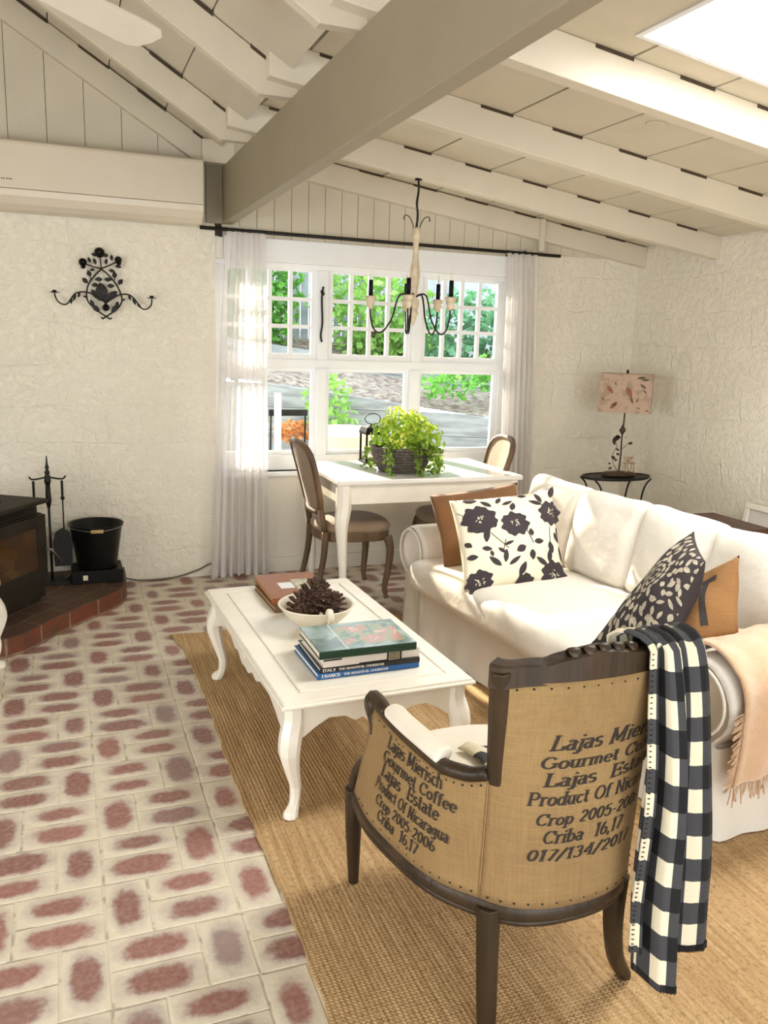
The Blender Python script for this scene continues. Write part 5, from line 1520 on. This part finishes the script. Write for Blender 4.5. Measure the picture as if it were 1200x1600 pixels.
# ================================================================== STOVE CORNER
hp = [(-3.0, 4.3), (-1.3, 4.16), (-.72, 4.17), (-.30, 4.255), (-.10, 4.50), (.06, 4.70), (.20, 4.85), (.285, 4.985), (.315, 5.12), (.322, 5.28), (.325, 5.436)]
hs = [Vector((x, y, 0)) for x, y in hp[:1]]+spline([(x, y, 0) for x, y in hp[1:]], 4)
def hearth_mat(nm='hearth_brick', c1='7d3a26', c2='5f3424', c3='8b7a64'):
    m = bpy.data.materials.new(nm); t = NT(m)
    uv = t.n.new('ShaderNodeUVMap'); uv.uv_map = 'UVMap'
    br = t.n.new('ShaderNodeTexBrick'); t.L(uv.outputs[0], br.inputs['Vector']); br.inputs['Scale'].default_value = 1
    br.inputs['Brick Width'].default_value = .235; br.inputs['Row Height'].default_value = .12; br.inputs['Mortar Size'].default_value = .007; br.inputs['Mortar Smooth'].default_value = .3
    br.inputs['Color1'].default_value = srgb(c1); br.inputs['Color2'].default_value = srgb(c2); br.inputs['Mortar'].default_value = srgb(c3)
    co = t.n.new('ShaderNodeTexCoord').outputs['Object']; n = t.noise(co, 14, 4)
    c = t.mix(t.ramp(n, [(.4, (0, 0, 0, 1)), (.7, (.7, .7, .7, 1))]), br.outputs['Color'], srgb('4e3a2c'))
    t.L(c, t.b.inputs['Base Color']); t.b.inputs['Roughness'].default_value = .6
    t.bump(br.outputs['Fac'], -.5, .006); return m
HM = hearth_mat(); hh = thing('brick_hearth', 'raised curved brick hearth under the black wood stove', 'hearth', (0, 0, 0))
HZ = .10
mb = MB(); poly = [(p.x, p.y) for p in hs]+[(-3.0, 5.436)]
o = len(mb.v); mb.v += [(x, y, HZ) for x, y in poly]; mb.f.append(tuple(range(len(poly)))); mb.uv[0] = [(x*.8-y*.6, x*.6+y*.8) for x, y in poly]
mb.build('top_bricks', mat('sooty_brick', '5a4434', .55, 0, 7, .3, 30, col2='473628'), hh)
tb_ = MB(); rp = random.Random(4)
ang = rad(47); cx_, sx_ = cos(ang), sin(ang)
mb = MB(); d = 0
rib_ = [Vector((x, y)) for x, y in poly]
for i in range(len(hs)-1):
    a, b = hs[i], hs[i+1]; L_ = (b-a).length
    mb.add([(a.x, a.y, 0), (b.x, b.y, 0), (b.x, b.y, HZ), (a.x, a.y, HZ)], [(0, 1, 2, 3)]); mb.uv[len(mb.f)-1] = [(d, -.01), (d+L_, -.01), (d+L_, .11), (d, .11)]; d += L_
mb.build('edge_bricks', HM, hh)
# individual brick courses following the edge on top
mb = MB(); d = 0
for i in range(len(hs)-1):
    a, b = hs[i], hs[i+1]; L_ = (b-a).length; n1 = Vector((-(b-a).y, (b-a).x, 0)).normalized()
    c = Vector((-1.0, 5.25, 0)); f1 = (c-a).normalized(); f2 = (c-b).normalized()
    for k in range(5):
        w0, w1 = .12*k, .12*(k+1)
        q = [a+f1*w0, b+f2*w0, b+f2*w1, a+f1*w1]
        mb.add([(p.x, p.y, HZ+.001) for p in q], [(0, 1, 2, 3)]); mb.uv[len(mb.f)-1] = [(d, w0), (d+L_, w0), (d+L_, w1), (d, w1)]
    d += L_
mb.build('top_courses', hearth_mat('sooty_hearth_brick', '523a2a', '402d21', '6b5a47'), hh)
STV = mat('stove_iron', '2b251d', .6, .2, 10, .15, 60, spec=.2); STG = mat('stove_glass', '2a1b0e', .12, 0, 6, col2='4a2f12', spec=.6)
fx, fy_ = Vector((.555, .832, 0)), Vector((-.832, .555, 0))
Cst = Vector((-.105, 4.87, 0))
sv = thing('wood_stove', 'dark cast iron wood burning stove with glass door on brick hearth', 'wood stove', tuple(Cst-fx*.35+fy_*.22+Vector((0, 0, HZ+.001))), math.atan2(fx.y, fx.x))
sv_w, sv_d = .66, .42
MB().box(-sv_w/2+.03, sv_w/2-.03, -sv_d/2+.03, sv_d/2-.03, 0, .06).build('plinth', STV, sv)
MB().box(-sv_w/2, sv_w/2, -sv_d/2+.012, sv_d/2, .02, .50).build('firebox', STV, sv, bevel=.006)
MB().box(-sv_w/2+.02, sv_w/2-.02, -sv_d/2+.03, sv_d/2-.01, .50, .555).build('vent_band', STV, sv)
MB().box(-sv_w/2-.015, sv_w/2+.015, -sv_d/2-.02, sv_d/2+.01, .555, .580).build('top_plate', STV, sv, bevel=.006)
mb = MB(); mb.add([(-.26, -.08, .58), (.16, -.08, .58), (.18, .19, .58), (-.26, .19, .58), (-.25, -.03, .655), (.12, -.03, .655), (.13, .18, .655), (-.25, .18, .655)], [(3, 2, 1, 0), (4, 5, 6, 7), (0, 1, 5, 4), (1, 2, 6, 5), (2, 3, 7, 6), (3, 0, 4, 7)])
mb.build('flue_hood', STV, sv, bevel=.004)
MB().box(-.2, .2, -sv_d/2+.026, -sv_d/2+.034, .513, .54).build('air_slot', BLACKM, sv)
dr = MB(); y0, y1 = -sv_d/2-.012, -sv_d/2+.012
dr.box(-sv_w/2+.005, sv_w/2-.005, y0, y1, .43, .495); dr.box(-sv_w/2+.005, sv_w/2-.005, y0, y1, .14, .20)
dr.box(-sv_w/2+.005, -sv_w/2+.08, y0, y1, .20, .43); dr.box(sv_w/2-.08, sv_w/2-.005, y0, y1, .20, .43)
dro = dr.build('door', STV, sv, bevel=.004)
MB().box(-sv_w/2+.08, sv_w/2-.08, y0+.006, y1, .20, .43).build('glass', STG, dro)
mb = MB(); mb.tube([(sv_w/2-.03, y0-.004, .30), (sv_w/2-.02, y0-.03, .30), (sv_w/2+.05, y0-.05, .215)], .008, 8); mb.build('handle', mat('steel_grey', '6d6a64', .35, metal=.7), dro, smooth=True)
# pipe running up from the stove, out of frame
# tools
ft = thing('fireplace_tool_stand', 'black wrought iron fireplace tool stand behind the stove by the wall', 'fireplace tools', (-.105, 5.20, HZ+.001))
mb = MB(); mb.tube([(0, 0, .0), (0, 0, .66)], .008, 8); mb.tube(spline([(0, 0, .60), (0, 0, .66), (0, 0, .68)], 3), [.016, .020, .018, .012, .008, .01, .012], 8)
mb.lathe([(.010, .655), (.016, .67), (.008, .685), (.012, .70), (.006, .72), (.003, .765), (.0001, .77)], n=8)
mb.tube([(0, 0, .46), (0, 0, .50), (0, 0, .60)], [.010, .018, .014], 8); mb.build('pole', IRON, ft, smooth=True)
mb = MB(); mb.tube(spline([(-.10, 0, .645), (-.085, 0, .63), (-.05, 0, .632), (0, 0, .642), (.05, 0, .632), (.085, 0, .63), (.10, 0, .648)], 4), .005, 6); mb.build('hook_bar', IRON, ft, smooth=True)
MB().box(-.1, .1, -.08, .08, 0, .015).build('base', IRON, ft, bevel=.003)
for x, nm in ((-.078, 'poker'), (.078, 'shovel')):
    mb = MB(); mb.tube([(x, -.004, .62), (x, -.004, .53)], .008, 6); mb.tube([(x, -.004, .53), (x, -.004, .10)], .0045, 6); mb.lathe([(.004, .50), (.014, .515), (.004, .53)], c=(x, -.004, 0), n=8)
    if nm == 'shovel': mb.prism([(-.05, .10), (.05, .10), (.055, .25), (.04, .31), (0, .335), (-.04, .31), (-.055, .25)], basis((x-.01, -.012, 0), (1, 0, 0), (0, 0, 1), (0, -1, 0)), .006)
    mb.build(nm, IRON, ft)
# box and bucket
bx = thing('black_box', 'low black box with small white sticker under the bucket', 'box', (.150, 5.215, HZ+.002))
MB().box(-.148, .148, -.11, .11, 0, .078).build('body', BLACKM, bx, bevel=.004)
MB().box(-.082, -.055, -.1125, -.1102, .022, .052).build('sticker', mat('sticker', 'e8dfc0', .6), bx)
bu = thing('bucket', 'black plastic bucket with wooden handle grip on the hearth', 'bucket', (.155, 5.215, HZ+.081))
BKM = mat('black_plastic', '0b0b0b', .4, spec=.25)
MB().lathe([(0, 0), (.112, 0), (.116, .01), (.150, .24), (.160, .265), (.163, .270), (.160, .272), (.150, .262), (.112, .02), (.0001, .015)], n=32).build('pail', BKM, bu, smooth=True)
hn = spline([(-.158, 0, .262), (-.14, -.10, .262), (-.06, -.160, .255), (.0, -.170, .252), (.06, -.160, .255), (.14, -.10, .262), (.158, 0, .262)], 6)
MB().tube(hn, .0025, 6).build('bail', mat('steel_wire', '8a8a86', .3, metal=.8), bu, smooth=True)
MB().tube([(-.035, -.166, .252), (.035, -.166, .252)], .011, 10).build('wooden_grip', mat('pale_wood', 'b99a66', .6), bu, smooth=True)
cd = MB(); cd.tube(spline([(.300, 5.40, .045), (.40, 5.41, .014), (.52, 5.415, .008), (.66, 5.425, .014), (.80, 5.435, .050), (.88, 5.438, .085), (1.0, 5.438, .10)], 6), .006, 8)
tag(cd.build('power_cord', mat('grey_cord', '6a6253', .6), smooth=True), 'dark power cord looping along the foot of wall from black box to curtain', 'cord')
tag(MB().tube([(-.08, 5.30, HZ+.006), (-.04, 5.22, HZ+.010), (.0, 5.25, HZ+.03)], .006, 6).build('flex_cord', mat('grey_cord', '6a6253')), 'short black flex on hearth between tool stand and black box', 'cord')

# white chair at the left edge
wc = thing('white_chair', 'white painted carved chair, only its corner showing at left edge', 'chair', (-.575, 3.95, 0), rad(0))
MB().box(-.28, .262, -.22, .22, .40, .435).build('seat_board', FURN, wc, bevel=.010)
mb = MB(); apron(mb, .50, .09, .40, Matrix.Translation((0, -.19, 0))); mb.build('seat_rail', FURN, wc)
mb = MB(); apron(mb, .40, .09, .40, Matrix.Translation((.24, 0, 0)) @ RotZ(pi/2)); mb.build('seat_rail', FURN, wc)
for sx in (-1, 1):
    for sy in (-1, 1):
        mb = MB(); cabriole(mb, sx*.225, sy*.18, .40, sx, sy, .026, 1.6); mb.build('leg', FURN, wc, bevel=.003)
for sx in (-1, 1):
    MB().tube(spline([(sx*.235, -.14, .43), (sx*.245, -.12, .53), (sx*.262, -.15, .60), (sx*.268, -.19, .635), (sx*.26, -.12, .655), (sx*.24, .05, .665), (sx*.22, .2, .67)], 4), .020, 8, sq=.4).build('arm', FURN, wc, smooth=True)
MB().tube(spline([(-.23, .20, .40), (-.20, .24, .8), (-.12, .26, 1.0), (0, .27, 1.05), (.12, .26, 1.0), (.20, .24, .8), (.225, .20, .40)], 5), .02, 8, sq=.4).build('back_frame', FURN, wc, smooth=True)

# ================================================================== SIDE TABLE, LAMP
sd_ = thing('side_table', 'black metal oval side table in the corner behind the sofa', 'side table', (3.715, 4.93, 0))
mb = MB(); mb.lathe([(0, .672), (.95, .672), (1.0, .680), (1.0, .692), (.96, .690), (.94, .684), (0, .684)], n=40, M=Matrix.Diagonal((.275, .155, 1)).to_4x4()); mb.build('table_top', IRON, sd_, smooth=False)
for sx in (-1, 1):
    for sy in (-1, 1):
        MB().tube(spline([(sx*.24, sy*.09, .675), (sx*.19, sy*.09, .62), (sx*.165, sy*.09, .5), (sx*.165, sy*.09, .3), (sx*.20, sy*.10, .0)], 4), .007, 6).build('leg', IRON, sd_, smooth=True)
MB().box(-.165, .165, -.09, .09, .44, .455).build('lower_shelf', IRON, sd_)
lp = thing('table_lamp', 'table lamp with bird printed shade and leafy metal stem on side table', 'lamp', (3.735, 4.93, .693))
BRZ = mat('bronze_brown', '4a3320', .5, .3, 20, .2, 60, metal=.2)
mb = MB(); mb.lathe([(0, 0), (1, 0), (1.0, .012), (.9, .022), (0, .028)], n=30, M=Matrix.Diagonal((.135, .08, 1)).to_4x4()); mb.build('base', BRZ, lp, smooth=True)
MB().tube(spline([(0, 0, .02), (.004, 0, .15), (.0, 0, .28), (.006, 0, .42), (.0, 0, .50)], 4), .006, 8).build('stem', BRZ, lp, smooth=True)
MB().lathe([(.003, .29), (.012, .305), (.024, .325), (.012, .348), (.005, .365)], n=12).build('knop', BRZ, lp, smooth=True)
SHM = bpy.data.materials.new('printed_shade'); t = NT(SHM); co = t.n.new('ShaderNodeTexCoord').outputs['Object']
n = t.noise(co, 16, 4, .6); c = t.mix(t.ramp(n, [(.52, (0, 0, 0, 1)), (.60, (.55, .55, .55, 1))]), srgb('b59c88'), srgb('857660'))
c = t.mix(t.ramp(t.noise(co, 60, 3), [(.45, (0, 0, 0, 1)), (.7, (.5, .5, .5, 1))]), c, srgb('a08876'))
t.L(c, t.b.inputs['Base Color']); t.b.inputs['Roughness'].default_value = .85
Msh = RotZ(rad(-41))
mb = MB(); w1, w2, d1 = .176, .179, .085
for a, b in (((-1, -1), (1, -1)), ((1, -1), (1, 1)), ((1, 1), (-1, 1)), ((-1, 1), (-1, -1))):
    q = [Vector((a[0]*w2, a[1]*d1, .455)), Vector((b[0]*w2, b[1]*d1, .455)), Vector((b[0]*w1, b[1]*d1*.97, .725)), Vector((a[0]*w1, a[1]*d1*.97, .725))]
    mb.add([Msh @ p for p in q], [(0, 1, 2, 3)])
shd = mb.build('lamp_shade', SHM, lp, solid=.004, weld=True)
mb = MB(); TS = lambda x, y: Msh @ Vector((x, -d1-.003, y))
for x, z, ang, s_ in ((-.155, .64, -.9, 1), (.01, .64, -1.1, 1.25), (-.06, .53, -2.3, 1)):
    leafshape(mb, TS, x*.8, z, ang, .07*s_, .016*s_)
mb.build('bird_print', mat('robin_red', '9a4a30', .85, 0, 60, col2='7a6a50'), shd, label='reddish birds printed on the shade')
mb = MB()
for x, z, ang, s_ in ((.05, .57, -1.2, .9), (.12, .66, -.6, .9), (.15, .62, -.7, .6), (.10, .53, 1.2, .6), (-.19, .56, -1.2, .5), (.09, .70, .1, 1), (.13, .69, 0, .9), (.18, .48, -.2, .5), (.14, .49, 2.9, .5), (-.10, .50, .6, .7), (-.09, .67, -1.3, .5)):
    leafshape(mb, TS, x*.8, z, ang, .06*s_, .011*s_)
mb.build('leaf_print', mat('olive_print', '5f563c', .85), shd)
mb = MB(); mb.tube([(0, 0, .50), (0, 0, .725)], .003, 6); mb.tube([Msh @ Vector((-.172, 0, .722)), Msh @ Vector((.172, 0, .722))], .002, 5); mb.lathe([(.003, .725), (.012, .735), (.006, .752), (.0001, .756)], n=8)
mb.build('finial', BRZ, lp, smooth=True)
mb = MB()
vine = spline([(-.02, -.03, .02), (-.07, -.03, .08), (-.09, -.03, .15), (-.06, -.03, .22), (-.08, -.03, .27), (-.03, -.02, .28)], 5); mb.tube(vine, .0022, 5)
mb.tube(spline([(0, 0, .18), (.03, -.02, .22), (.045, -.02, .235)], 4), .002, 5)
TV = lambda x, y: Vector((x, -.035, y))
for x, z, ang, s_ in ((-.105, .265, .2, 1.6), (-.10, .275, -1.2, 1.3), (-.04, .28, 2.9, 1), (-.07, .20, -.5, .8), (-.065, .165, -.4, .8), (-.105, .145, -.5, 1.1), (.03, .235, 0, 1), (-.12, .05, .5, .8), (-.075, .11, .4, .7), (-.10, .09, 2.9, .6)):
    leafshape(mb, TV, x, z, ang, .044*s_, .013*s_, 4)
mb.build('leafy_branch', BRZ, lp)
mb = MB()
for x in (.035, .055, .085, .105): mb.tube([(x, -.03, .02), (x-.004, -.03, .11 if x < .07 else .09)], .004, 6)
mb.box(.02, .11, -.045, -.015, .085, .095); mb.box(.015, .085, -.04, -.02, .125, .135)
for x in (.03, .045, .06, .075): mb.tube([(x, -.03, .09), (x, -.03, .13)], .004, 6)
mb.build('ornament', mat('tan_ornament', '8a6238', .6, 0, 50, col2='c9b698'), lp)

# chest and framed picture behind the sofa
chs = thing('wooden_chest', 'dark wooden chest, its top edge showing behind the sofa back', 'chest', (3.66, 3.82, 0))
WDK = mat('dark_mahogany', '4a2414', .45, 0, 8, .1, 30, col2='2c150c', stretch=(1, .2, 1))
MB().box(-.12, .16, -.22, .235, .05, .565).build('body', WDK, chs, bevel=.004); MB().box(-.135, .17, -.235, .245, .566, .592).build('lid', WDK, chs, bevel=.004)
for sx in (-.11, .13):
    for sy in (-.2, .2): MB().box(sx, sx+.03, sy, sy+.03, 0, .05).build('foot', WDK, chs)
pf = thing('picture_frame', 'white framed picture leaning on right wall behind the sofa corner', 'picture', (4.06, 3.74, 0))
Mpf = Matrix.Rotation(rad(7), 4, 'Y')
def pfb(y0, y1, z0, z1, x0, x1): return MB().box(x0, x1, y0, y1, z0, z1, M=Mpf)
mb = MB()
for q in ((-.33, .33, 0, .035), (-.33, .33, .61, .645), (-.33, -.295, .035, .61), (.295, .33, .035, .61)): mb.box(-.045, -.02, q[0], q[1], q[2], q[3], M=Mpf)
mb.build('frame', FURN, pf, bevel=.004)
pfb(-.295, .295, .035, .61, -.034, -.024).build('mat_board', mat('mat_board', 'd9d2cb', .8), pf)
pfb(-.19, .19, .13, .52, -.0365, -.034).build('print', mat('dark_photo', '4c4632', .4, 0, 9, col2='2a271c'), pf)

# ceiling fan blade showing at top left
fan = thing('ceiling_fan', 'white ceiling fan, one blade reaching in at top left', 'ceiling fan', (-.135, 2.66, 2.55))
MB().lathe([(0, -.06), (.06, -.055), (.09, -.02), (.09, .05), (.05, .08), (.012, .09), (.012, .60), (.05, .62), (.05, .69)], n=24).build('motor', FURN, fan, smooth=True)
for k in range(4):
    a = rad(45+90*k); M = RotZ(a) @ Matrix.Rotation(rad(-13), 4, 'X'); mb = MB()
    P_ = [(.12, -.045), (.20, -.058), (.55, -.074), (.62, -.070), (.655, -.045), (.660, .0), (.645, .050), (.61, .068), (.55, .072), (.20, .058), (.12, .045)]
    mb.prism(P_, M @ Matrix.Translation((0, 0, -.004)), .009); bl_ = mb.build('blade', FURN, fan, bevel=.002)
    MB().box(.06, .20, -.02, .02, -.012, -.004, M=M).build('blade_arm', IRON, bl_)
dsk = MB().lathe([(0, -.006), (.043, -.006), (.048, -.001), (.048, .004), (0, .004)], n=32, c=(2.513, 3.274, zc(2.513)-.004), M=Matrix.Rotation(math.atan(.14), 4, 'Y'))
tag(dsk.build('ceiling_cover_plate', PAINT_GREY, smooth=False), 'small round white cover plate on the ceiling boards', 'cover plate')
